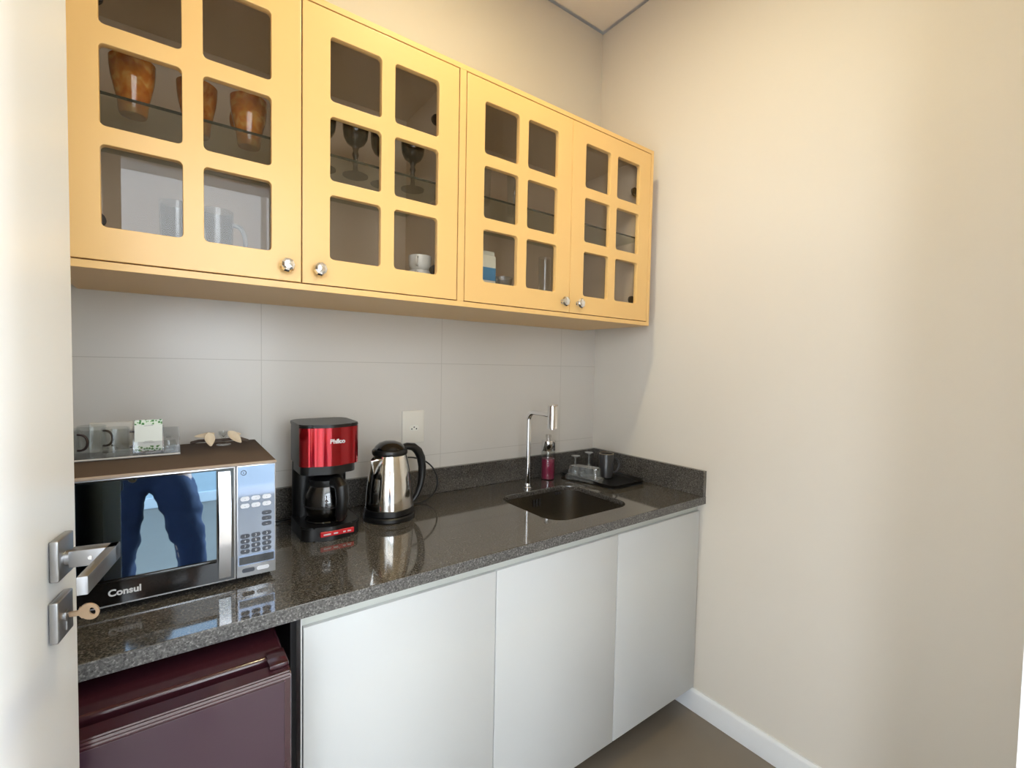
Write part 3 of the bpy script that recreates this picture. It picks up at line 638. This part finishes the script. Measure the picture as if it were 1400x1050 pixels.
place_mesh('strip_text', text_mesh('PH14 PLUS', .0080, .0003, .0003), M['logo'], dsp, T(cx-.004, -.3056, ZC+.021) @ XZ) if False else None
b = MB()
for i, (xx, ww) in enumerate(((-.020, .020), (.004, .012), (.028, .007), (.042, .010))): b.box(cx+xx-ww/2, cx+xx+ww/2, -.3058, -.3052, ZC+.0185, ZC+.0225)
part(b, 'strip_marks', M['logo'], dsp)
b = MB(); b.lathe([(0, 0), (.058, 0), (.060, .003), (.058, .006), (0, .006)], (cx, -.215, ZC+.040), 40); part(b, 'hot_plate', M['blackgloss'], cm)
CG = (cx, -.218, ZC+.0465)
b = MB(); b.lathe([(0, 0), (.044, 0), (.052, .006), (.060, .025), (.0630, .045), (.0600, .066), (.050, .090), (.045, .102), (.043, .102), (.048, .089), (.058, .065), (.061, .045), (.058, .026), (.050, .008), (0, .003)], CG, 44); car = part(b, 'carafe', glass_thin('carafe_glass', (.55, .55, .56), ior=1.5, gl=0.03), cm)
b = MB(); b.lathe([(.0455, .098), (.0475, .104), (.0475, .118), (.030, .128), (0, .130)], CG, 40); b.lathe([(.0618, .0385), (.0638, .0395), (.0638, .0425), (.0618, .0435)], CG, 44); part(b, 'carafe_lid', M['black'], car)
ha = radians(-76); hdv = Vector((cos(ha), sin(ha), 0))
pts = [Vector(CG)+hdv*.040+Vector((0, 0, .112)), Vector(CG)+hdv*.070+Vector((0, 0, .114)), Vector(CG)+hdv*.086+Vector((0, 0, .104)), Vector(CG)+hdv*.090+Vector((0, 0, .075)), Vector(CG)+hdv*.087+Vector((0, 0, .045)), Vector(CG)+hdv*.080+Vector((0, 0, .018)), Vector(CG)+hdv*.074+Vector((0, 0, .010))]
b = MB(); b.tube(pts, .011, 14, rs=[.016, .018, .019, .018, .017, .016, .012]); part(b, 'carafe_handle', M['black'], car)
b = MB(); b.tube([(-1.405, -.11, ZC+.03), (-1.43, -.075, ZC+.012), (-1.46, -.06, ZC+.006), (-1.50, -.07, ZC+.0052), (-1.53, -.06, ZC+.0052)], .0032, 8); part(b, 'power_cord', M['black'], cm)

# ------------------------------------------------------------------ kettle
kx_, ky_ = -1.1580, -.192
kt = empty('kettle', (kx_, ky_, ZC), 'polished steel electric kettle with black handle and base beside the coffee maker', 'kettle')
b = MB(); b.lathe([(0, 0.0005), (.081, .0005), (.0835, .004), (.0835, .014), (.080, .018), (0, .018)], (kx_, ky_, ZC), 56); part(b, 'power_base', M['black'], kt)
b = MB(); b.lathe([(.0, .019), (.0780, .019), (.0800, .022), (.0795, .038), (.0775, .040), (0, .040)], (kx_, ky_, ZC), 56); part(b, 'body_ring', M['black'], kt)
b = MB(); b.lathe([(.0775, .040), (.0770, .060), (.0745, .095), (.0705, .130), (.0655, .162), (.0595, .190), (.0545, .210), (.0530, .214), (.050, .214)], (kx_, ky_, ZC), 64); kb = part(b, 'kettle_body', M['steel'], kt)
b = MB(); b.lathe([(.0560, .212), (.0575, .216), (.0575, .224), (.0545, .229), (.047, .232)], (kx_, ky_, ZC), 56); part(b, 'collar', M['black'], kt)
b = MB(); b.lathe([(.0520, .231), (.046, .240), (.034, .250), (.016, .256), (0, .257)], (kx_, ky_, ZC), 48); part(b, 'lid', M['blackgloss'], kt)
# spout: folded V-shaped lip
sd = radians(203); sv = Vector((cos(sd), sin(sd), 0)); sp_ = Vector((-sin(sd), cos(sd), 0)); K0 = Vector((kx_, ky_, ZC))
def kr(z): 
    pr = [(.040, .0775), (.060, .0770), (.095, .0745), (.130, .0705), (.162, .0655), (.190, .0595), (.210, .0545), (.22, .052)]
    for (a, ra), (c, rc) in zip(pr, pr[1:]):
        if a <= z <= c: return ra+(rc-ra)*(z-a)/(c-a)
    return pr[-1][1]
V = []; NL = 7
for i in range(NL+1):
    u = i/NL; z = .152+(.206-.152)*u; rr = kr(z); wv = .026*u+.0005; out = .026*u
    V += [K0+sv*math.sqrt(max(rr*rr-wv*wv, 0))*.985+sp_*wv+Vector((0, 0, z)), K0+sv*(rr+out)+Vector((0, 0, z)), K0+sv*math.sqrt(max(rr*rr-wv*wv, 0))*.985-sp_*wv+Vector((0, 0, z))]
Fc = []
for i in range(NL):
    for k in range(2): Fc.append((i*3+k, i*3+k+1, (i+1)*3+k+1, (i+1)*3+k))
b = MB(); b._add(V, Fc, False); part(b, 'spout', M['steel'], kt, solid=.0012)
hv = Vector((1, .06, 0)).normalized()
hp = [(.040, .228), (.062, .232), (.085, .228), (.104, .212), (.116, .188), (.121, .155), (.120, .120), (.114, .090), (.103, .062), (.090, .046), (.078, .036)]
b = MB(); b.tube([K0+hv*r+Vector((0, 0, z)) for r, z in hp], .012, 16, rs=[.013, .016, .018, .019, .0185, .017, .0155, .0135, .0115, .0100, .0085], flat=.75); part(b, 'handle', M['black'], kt)
b = MB()
cp = [(-1.085, -.150, ZC+.008), (-1.040, -.120, ZC+.0045), (-.985, -.115, ZC+.010), (-.945, -.110, ZC+.040), (-.935, -.100, ZC+.085), (-.955, -.090, ZC+.130), (-1.000, -.080, ZC+.160), (-1.060, -.070, ZC+.165), (-1.110, -.060, ZC+.120), (-1.130, -.055, ZC+.050), (-1.150, -.055, ZC+.006)]
def smooth_pts(P, k=6):
    P = [Vector(p) for p in P]; out = []
    for i in range(len(P)-1):
        p0 = P[max(i-1, 0)]; p1 = P[i]; p2 = P[i+1]; p3 = P[min(i+2, len(P)-1)]
        for j in range(k):
            t = j/k; out.append(.5*((2*p1)+(-p0+p2)*t+(2*p0-5*p1+4*p2-p3)*t*t+(-p0+3*p1-3*p2+p3)*t**3))
    return out+[P[-1]]
b.tube(smooth_pts(cp), .0030, 8); part(b, 'power_cord', M['black'], kt)

# ------------------------------------------------------------------ outlets
def outlet(x, z, label):
    o = empty('wall_outlet', (x, -.0016, z), label, 'outlet', None)
    b = MB(); b.box(-.0455, .0455, -.007, 0, -.0625, .0625, .003, 3); pl = b.build('faceplate', M['plate'], o)
    out = [(.0235*cos(t)*1.0, .0140*sin(t)) for t in [2*pi*i/6 for i in range(6)]]
    me = plate_mesh(rrect(-.0205, .0205, -.0115, .0115, .0112, 5), [], .0016, .0004); me.transform(T(.002, -.0078, -.004) @ XZ); s = link('socket', me, M['ceramic'], o)
    b = MB()
    for dx_, dz in ((-.0095, -.005), (.0, .0015), (.0095, -.005)): b.lathe([(0, 0), (.0027, 0), (.0027, .0006), (0, .0006)], seg=14, mtx=T(.002+dx_, -.0086, -.003+dz) @ Matrix.Rotation(pi/2, 4, 'X'))
    b.build('socket_holes', M['black'], s); return o
outlet(-.9915, 1.1705, 'ivory wall socket with three round holes above the kettle')
outlet(-1.8760, 1.1760, 'ivory wall socket behind the glass mugs on the microwave')

# ------------------------------------------------------------------ soap bottle
sx_, sy_ = -.3600, -.072
sb = empty('soap_bottle', (sx_, sy_, ZC), 'clear soap bottle of pink liquid with a chrome cap behind the sink', 'soap bottle')
b = MB(); b.lathe([(0, .0005), (.029, .0005), (.0315, .004), (.0315, .122), (.030, .130), (.0288, .130), (.0300, .121), (.0300, .004), (0, .003)], (sx_, sy_, ZC), 40); part(b, 'bottle', M['clear'], sb)
b = MB(); b.lathe([(0, .0035), (.0290, .0035), (.0295, .006), (.0295, .094), (0, .094)], (sx_, sy_, ZC), 40); part(b, 'pink_liquid', M['pinkcore'], sb)
b = MB(); b.lathe([(0, .131), (.0305, .131), (.0315, .133), (.0315, .176), (.0300, .178), (0, .178)], (sx_, sy_, ZC), 40); part(b, 'cap', M['chrome'], sb)
b = MB(); b.lathe([(0, .1785), (.010, .1785), (.010, .190), (.013, .192), (.013, .202), (.011, .204), (0, .204)], (sx_, sy_, ZC), 32); part(b, 'pump', glass_thin('frosted_pump', (.85, .84, .84), ior=1.45, gl=.05), sb)

# ------------------------------------------------------------------ black drying tray and what stands on it
TX0, TX1, TY0, TY1 = -.262, -.034, -.372, -.034
tr = empty('drying_tray', (-.148, -.2, ZC), 'black rectangular tray in the corner of the worktop', 'tray')
b = MB(); b.prism(rrect(TX0+.008, TX1-.008, TY0+.008, TY1-.008, .026), ZC+.0005, ZC+.004, smooth=True); part(b, 'tray_base', M['black'], tr)
V = []; Fc = []; rings = [rrect(TX0+.008, TX1-.008, TY0+.008, TY1-.008, .026), rrect(TX0, TX1, TY0, TY1, .032), rrect(TX0+.003, TX1-.003, TY0+.003, TY1-.003, .03), rrect(TX0+.011, TX1-.011, TY0+.011, TY1-.011, .024)]
zz = [ZC+.003, ZC+.017, ZC+.017, ZC+.0045]; n = len(rings[0])
for q, z in zip(rings, zz): V += [(x, y, z) for x, y in q]
for k in range(3):
    for i in range(n): Fc.append((k*n+i, k*n+(i+1) % n, (k+1)*n+(i+1) % n, (k+1)*n+i))
b = MB(); b._add(V, Fc, True); part(b, 'tray_rim', M['black'], tr)
ZT = ZC+.0045
# mug
mgx, mgy = -.122, -.208
dm = empty('dark_mug', (mgx, mgy, ZT), 'dark grey mug with a tan rim standing on the black tray', 'mug')
b = MB(); b.lathe([(0, .0005), (.028, .0005), (.032, .004), (.0335, .110), (.0325, .112), (.0305, .110), (.029, .008), (0, .006)], (mgx, mgy, ZT), 40); part(b, 'mug_body', M['darkmug'], dm)
b = MB(); b.lathe([(.0335, .1095), (.0345, .1115), (.0325, .1135), (.0300, .1115)], (mgx, mgy, ZT), 40); part(b, 'mug_rim', M['mugrim'], dm)
mv = Vector((cos(radians(-30)), sin(radians(-30)), 0))
b = MB(); b.tube(smooth_pts([Vector((mgx, mgy, ZT))+mv*r+Vector((0, 0, z)) for r, z in ((.030, .090), (.048, .088), (.060, .070), (.058, .045), (.046, .026), (.030, .022))]), .0042, 10); part(b, 'mug_handle', M['darkmug'], dm)
# lidded clear box
bx = empty('clear_container', (-.215, -.225, ZT), 'clear ridged plastic container lying upside down on the black tray', 'container')
BM = T(-.2440, -.1900, ZT+.001) @ Matrix.Rotation(radians(-72), 4, 'Z')
mcl = glass_thin('ridged_plastic', (.80, .82, .82), ior=1.5, gl=.06)
_nt = mcl.node_tree; _df = _nt.nodes.new('ShaderNodeBsdfDiffuse'); _df.inputs[0].default_value = (.75, .77, .77, 1); _m2 = _nt.nodes.new('ShaderNodeMixShader'); _m2.inputs[0].default_value = .10
_out = [n for n in _nt.nodes if n.type == 'OUTPUT_MATERIAL'][0]; _src = _out.inputs[0].links[0].from_socket
_nt.links.new(_src, _m2.inputs[1]); _nt.links.new(_df.outputs[0], _m2.inputs[2]); _nt.links.new(_m2.outputs[0], _out.inputs[0])
b = MB(); b.prism(rrect(-.083, .083, -.036, .036, .012), .000, .016, mtx=BM, bev=.002); part(b, 'container_rim', mcl, bx)
b = MB(); b.prism(rrect(-.074, .074, -.029, .029, .010), .0165, .060, mtx=BM, bev=.003, scale_top=.9); part(b, 'container_body', mcl, bx)
# small upturned stemmed glasses behind the container
for (x, y, h, lab) in ((-.2330, -.120, .098, 'small clear stemmed glass upside down on the tray, nearer the soap bottle'), (-.1500, -.124, .106, 'small clear stemmed glass upside down on the tray, nearer the dark mug')):
    t = empty('stemmed_glass', (x, y, ZT), lab, 'glass', 'small upturned glasses on the black tray')
    b = MB(); b.lathe([(.020, .0005), (.021, .010), (.018, .035), (.008, .047), (.006, .050), (.0065, .047), (.016, .034), (.019, .010), (.0185, .0005)], seg=28); b.build('bowl', mcl, t)
    b = MB(); b.lathe([(0, .048), (.0050, .050), (.0040, .060), (.0045, h-.012), (.010, h-.006), (.0095, h-.004), (.020, h-.002), (.020, h), (0, h)], seg=28); b.build('stem_foot', mcl, t)

# ------------------------------------------------------------------ contents of the wall cabinet
ZSH = ZS+.0032
def amber_mug(loc, rz, label):
    t = empty('amber_mug', loc, label, 'mug', 'amber glass mugs on the glass shelf', rz=rz)
    b = MB(); b.lathe([(0, 0), (.024, 0), (.0265, .004), (.0290, .030), (.0345, .055), (.0395, .078), (.0420, .098), (.0428, .119), (.0414, .120), (.0405, .098), (.0378, .080), (.0325, .057), (.027, .031), (0, .010)], seg=10 if False else 32); b.build('mug_body', M['amber'], t)
    b = MB(); b.tube(smooth_pts([(.040, 0, .104), (.060, 0, .102), (.066, 0, .084), (.058, 0, .062), (.034, 0, .050)]), .0052, 10); b.build('mug_handle', M['amber'], t)
    return t
amber_mug((-1.8080, -.282, ZSH), radians(95), 'amber glass mug on the shelf, nearest the white door')
amber_mug((-1.6860, -.262, ZSH), radians(60), 'amber glass mug on the shelf, between two others and half behind a glazing bar')
amber_mug((-1.5760, -.272, ZSH), radians(120), 'amber glass mug on the shelf, nearest the smoked goblets')
gob = empty('smoked_goblet', (-1.2990, -.262, ZSH), 'smoked glass goblet centred in the left middle pane of the second door', 'goblet', 'smoked goblets on the glass shelf')
b = MB(); b.lathe([(0, .0), (.036, .0), (.0365, .002), (.012, .008), (.008, .016), (.0060, .030), (.0095, .040), (.0062, .050), (.0095, .062), (.0065, .072), (.0105, .084)], seg=32); b.build('stem', M['smoke'], gob)
b = MB(); b.lathe([(.0, .086), (.0105, .084), (.025, .094), (.0335, .110), (.0365, .132), (.0365, .172), (.0350, .172), (.0350, .134), (.032, .112), (.023, .097), (0, .090)], seg=32); b.build('bowl', M['smoke'], gob)
for x, y, lab in ((-1.1210, -.268, 'smoked glass goblet standing in the right middle pane of the second door'), (-1.3900, -.255, 'smoked glass goblet partly behind the left stile of the second door'), (-1.2100, -.245, 'smoked glass goblet partly behind the middle bar of the second door')):
    c = copy_tree(gob, (x, y, ZSH)); c['label'] = lab
# clear glass mugs, bottom of first door
ZB = ZU0+TP+.0024
for x, a, lab in ((-1.7280, -35, 'tall clear glass mug, left of the glazing bar at the bottom of the first door'), (-1.6500, -12, 'tall clear glass mug, right of the glazing bar at the bottom of the first door')):
    glass_mug('clear_mug', (x, -.320, ZB), .035, .163, radians(a), lab, 'clear mugs on the cabinet floor', M['glasshandle'], M['heavyglass'], taper=.9)
# white cups stacked
cup = None
for k, lab in ((0, 'white ceramic cup at the bottom of the small stack behind the second door'), (1, 'white ceramic cup in the middle of the small stack behind the second door'), (2, 'white ceramic cup on top of the small stack behind the second door')):
    t = empty('white_cup', (-1.1070, -.300, ZB+.0005+.0465*k), lab, 'cup', 'stacked white cups', rz=radians(-128))
    b = MB(); b.lathe([(0, 0), (.026, 0), (.029, .003), (.0350, .014), (.0362, .035), (.0362, .0455), (.0345, .0455), (.034, .035), (.032, .015), (.024, .006), (0, .005)], seg=36); b.build('cup_body', M['ceramic'], t)
    b = MB(); b.tube(smooth_pts([(.034, 0, .037), (.048, 0, .037), (.052, 0, .026), (.046, 0, .014), (.032, 0, .012)]), .0034, 10); b.build('cup_handle', M['ceramic'], t)
# dark dish on the floor of the second door
t = empty('dark_dish', (-1.2950, -.250, ZB), 'dark shallow dish on the cabinet floor behind the second door', 'dish')
b = MB(); b.lathe([(0, 0), (.020, 0), (.034, .050), (.055, .066), (.056, .068), (.053, .068), (.032, .053), (0, .012)], seg=32); b.build('dish_bowl', M['darkmug'], t)
# blue and white packet
pk = empty('paper_packet', (-.860, -.300, ZB), 'blue and white packet standing inside the third door', 'packet')
b = MB(); b.box(-.030, .030, -.018, .018, .0005, .178, .004, 2); b.box(-.032, .032, -.003, .003, .178, .196, .001, 1); b.build('packet_bag', M['paper'], pk)
b = MB(); b.box(-.0304, .0304, -.0184, .0184, .090, .140, .004, 2); b.build('packet_band', M['blue'], pk)
# small glass bowls
bo = empty('glass_bowl', (-.7900, -.300, ZB), 'small clear glass bowl on the cabinet floor beside the blue packet', 'bowl')
prb = [(0, 0), (.018, 0), (.021, .004), (.034, .036), (.037, .056), (.0355, .056), (.032, .037), (.019, .007), (0, .005)]
b = MB(); b.lathe(prb, seg=32); b.build('bowl_body', mcl, bo)
bo['group'] = 'small glass bowls'; bo['label'] = 'small clear glass bowl at the bottom of the nested stack beside the blue packet'
for dz, lab in ((.028, 'small clear glass bowl in the middle of the nested stack beside the packet'), (.056, 'small clear glass bowl on top of the nested stack beside the packet')):
    c = copy_tree(bo, (-.7900, -.300, ZB+dz)); c['label'] = lab
c = copy_tree(bo, (-.7080, -.285, ZB)); c['label'] = 'small clear glass bowl on the cabinet floor, middle of the third door'
# tall glasses on the shelf and floor, third and fourth doors
tg = empty('tall_glass', (-.8800, -.300, ZSH), 'tall clear glass on the shelf at the left of the third door', 'glass', 'tall clear glasses in the right half of the cabinet')
b = MB(); b.lathe([(0, 0), (.024, 0), (.026, .003), (.031, .150), (.0295, .150), (.0245, .010), (0, .008)], seg=32); b.build('glass_body', M['clear'], tg)
vase = empty('glass_carafe', (-.5850, -.290, ZB), 'tall narrow clear glass on the cabinet floor at the right of the third door', 'glass')
b = MB(); b.lathe([(0, 0), (.021, 0), (.022, .003), (.026, .215), (.0250, .215), (.0210, .010), (0, .008)], seg=32); b.build('carafe_body', M['clear'], vase)
for x, y, z, lab in ((-.7200, -.27, ZSH, 'tall clear glass on the shelf behind the middle bar of the third door'), (-.6400, -.20, ZSH, 'tall clear glass on the shelf at the right of the third door'),
                     (-.4600, -.26, ZSH, 'tall clear glass on the shelf at the left of the fourth door'), (-.3600, -.22, ZSH, 'tall clear glass on the shelf in the middle of the fourth door'), (-.4100, -.27, ZB, 'tall clear glass on the cabinet floor behind the fourth door')):
    c = copy_tree(tg, (x, y, z)); c['label'] = lab

# ------------------------------------------------------------------ ceiling lamp
dl = empty('ceiling_downlight', (LX, LY, H), 'small round recessed warm downlight in the ceiling', 'ceiling light')
b = MB(); b.lathe([(.062, .0), (.078, 0), (.078, -.006), (.066, -.010), (.062, -.004)], (LX, LY, H), 40); part(b, 'trim_ring', M['trim'], dl)
b = MB(); b.lathe([(0, -.002), (.061, -.002)], (LX, LY, H), 40); part(b, 'diffuser', M['lamp'], dl)

# ------------------------------------------------------------------ person taking the photo (seen only in the microwave door)
def skin_obj(name, verts, edges, radii, m, parent, sub=2, root=0):
    me = bpy.data.meshes.new(name); me.from_pydata(verts, edges, []); me.materials.append(m)
    o = bpy.data.objects.new(name, me); COL.objects.link(o)
    if parent: o.parent = parent; bpy.context.view_layer.update(); o.matrix_parent_inverse = parent.matrix_world.inverted()
    md = o.modifiers.new('skin', 'SKIN'); md.use_smooth_shade = True
    for i, r in enumerate(radii):
        r = r if isinstance(r, tuple) else (r, r)
        me.skin_vertices[0].data[i].radius = r; me.skin_vertices[0].data[i].use_root = (i == root)
    s = o.modifiers.new('sub', 'SUBSURF'); s.levels = sub; s.render_levels = sub
    return o
px, py = -1.835, -2.03
per = empty('person', (px, py, 0), 'person in blue jeans and pale shirt holding up a phone, legs mirrored in the microwave', 'person')
V = [(px, py, .93), (px, py+.01, 1.08), (px, py, 1.25), (px, py, 1.40), (px, py+.01, 1.49), (px, py+.025, 1.545), (px, py+.035, 1.63), (px, py+.03, 1.70)]
Rr = [(.150, .105), (.135, .095), (.155, .105), (.150, .095), (.055, .055), (.055, .058), (.078, .092), (.066, .082)]
Ed = [(0,1),(1,2),(2,3),(3,4),(4,5),(5,6),(6,7)]
def addp(p, r, par): V.append(p); Rr.append(r); Ed.append((par, len(V)-1)); return len(V)-1
hl = addp((px-.095, py, .86), .085, 0); kl = addp((px-.115, py+.02, .47), .058, hl); al = addp((px-.105, py-.02, .09), .038, kl); tl = addp((px-.115, py+.13, .04), .032, al)
hr = addp((px+.095, py, .86), .085, 0); kr_ = addp((px+.165, py+.03, .47), .058, hr); ar = addp((px+.185, py-.02, .09), .038, kr_); trr = addp((px+.205, py+.13, .04), .032, ar)
hands = {}
phone_c = Vector((-1.760, -1.700, 1.395))
for sg in (-1, 1):
    s1 = addp((px+sg*.175, py, 1.385), .056, 3); e1 = addp((px+sg*.235, py+.10, 1.165), .042, s1)
    w1 = addp((phone_c.x+sg*.095, phone_c.y-.065, 1.335), .026, e1); h1 = addp((phone_c.x+sg*.088, phone_c.y-.030, 1.372), (.030, .018), w1)
    hands[sg] = Vector(V[h1])
    for k in range(4):                                        # four fingers wrapping behind the phone edge
        z = 1.402-.020*k; L4 = (.9, 1, .95, .75)[k]
        f1 = addp((phone_c.x+sg*.090, phone_c.y-.012, z), .0085, h1); f2 = addp((phone_c.x+sg*(.088-.012*L4), phone_c.y+.0165, z+.004), .0078, f1); addp((phone_c.x+sg*(.088-.034*L4), phone_c.y+.0170, z+.007), .0068, f2)
    t1 = addp((phone_c.x+sg*.075, phone_c.y-.028, 1.385), .0105, h1); addp((phone_c.x+sg*.050, phone_c.y-.0155, 1.405), .0085, t1)
body = skin_obj('person_body', V, Ed, Rr, M['skin'], per, 2)
# face
b = MB()
for sg in (-1, 1): b.lathe([(0, -.011), (.008, -.008), (.011, 0), (.008, .008), (0, .011)], (px+sg*.030, py+.118, 1.655), 16)
part(b, 'eyes', M['ceramic'], per)
skin_obj('nose', [(px, py+.118, 1.655), (px, py+.140, 1.622), (px, py+.118, 1.612)], [(0, 1), (1, 2)], [.008, .012, .008], M['skin'], per, 1)
b = MB(); b.tube([(px-.022, py+.120, 1.588), (px, py+.130, 1.586), (px+.022, py+.120, 1.588)], .005, 8); part(b, 'mouth', mat('lips', srgb(170, 92, 84), .5), per)
for sg in (-1, 1): skin_obj('ear', [(px+sg*.083, py+.03, 1.66), (px+sg*.088, py+.02, 1.63), (px+sg*.083, py+.03, 1.60)], [(0, 1), (1, 2)], [.012, .014, .010], M['skin'], per, 1)
hb = MB(); hb.lathe([(0, .112), (.045, .105), (.078, .075), (.092, .030), (.092, -.015), (.085, -.045)], (px, py+.015, 1.655), 28, sy=1.14); part(hb, 'hair', M['hair'], per, solid=.012)
# clothes follow the body
Vj = [(px, py, .97), (px, py, .90), (px-.090, py, .85), (px-.105, py+.012, .66), (px-.115, py+.022, .47), (px-.110, py, .28), (px-.105, py-.018, .07), (px+.090, py, .85), (px+.130, py+.020, .66), (px+.165, py+.032, .47), (px+.175, py+.01, .28), (px+.185, py-.018, .07)]
skin_obj('jeans', Vj, [(0, 1), (1, 2), (2, 3), (3, 4), (4, 5), (5, 6), (1, 7), (7, 8), (8, 9), (9, 10), (10, 11)], [(.160, .115), (.155, .118), .097, .084, .072, .064, .066, .097, .084, .072, .064, .066], M['denim'], per, 3)
fo = [o for o in bpy.data.objects if o.name.startswith('jeans')][0]
tx_f = bpy.data.textures.new('denim_folds', 'CLOUDS'); tx_f.noise_scale = .10
dm_ = fo.modifiers.new('folds', 'DISPLACE'); dm_.texture = tx_f; dm_.strength = .045; dm_.mid_level = .5; dm_.texture_coords = 'LOCAL'
Vs = [(px, py, .90), (px, py, 1.08), (px, py, 1.25), (px, py, 1.41), (px, py+.008, 1.455)]
Rs = [(.175, .128), (.158, .112), (.172, .118), (.158, .104), (.070, .070)]; Es = [(0, 1), (1, 2), (2, 3), (3, 4)]
for sg in (-1, 1):
    i0 = len(Vs); Vs += [(px+sg*.175, py, 1.385), (px+sg*.215, py+.06, 1.25), (px+sg*.232, py+.095, 1.185)]; Rs += [.072, .062, .058]; Es += [(3, i0), (i0, i0+1), (i0+1, i0+2)]
skin_obj('shirt', Vs, Es, Rs, M['shirt'], per, 2)
for (ax_, ay_, tx_, ty_) in ((V[al][0], V[al][1], V[tl][0], V[tl][1]), (V[ar][0], V[ar][1], V[trr][0], V[trr][1])):
    skin_obj('shoe', [(ax_-.0, ay_-.025, .048), (ax_, ay_+.03, .050), ((ax_+tx_)/2, (ay_+ty_)/2+.02, .042), (tx_, ty_+.01, .036)], [(0, 1), (1, 2), (2, 3)], [(.044, .046), (.046, .048), (.044, .040), (.038, .034)], M['shoe'], per, 2)
ph = empty('phone', phone_c, 'slim dark phone held up in both hands by the person', 'phone')
b = MB(); b.box(phone_c.x-.080, phone_c.x+.080, phone_c.y-.004, phone_c.y+.004, phone_c.z-.037, phone_c.z+.037, .003, 3); part(b, 'phone_case', M['black'], ph)
b = MB(); b.box(phone_c.x-.076, phone_c.x+.076, phone_c.y-.0047, phone_c.y-.0041, phone_c.z-.034, phone_c.z+.034); part(b, 'phone_screen', M['blackgloss'], ph)
b = MB(); b.lathe([(0, 0), (.007, 0), (.007, .0015), (0, .0015)], seg=20, mtx=T(CAM.x, phone_c.y+.004, CAM.z) @ Matrix.Rotation(-pi/2, 4, 'X')); part(b, 'phone_lens', M['blackgloss'], ph)
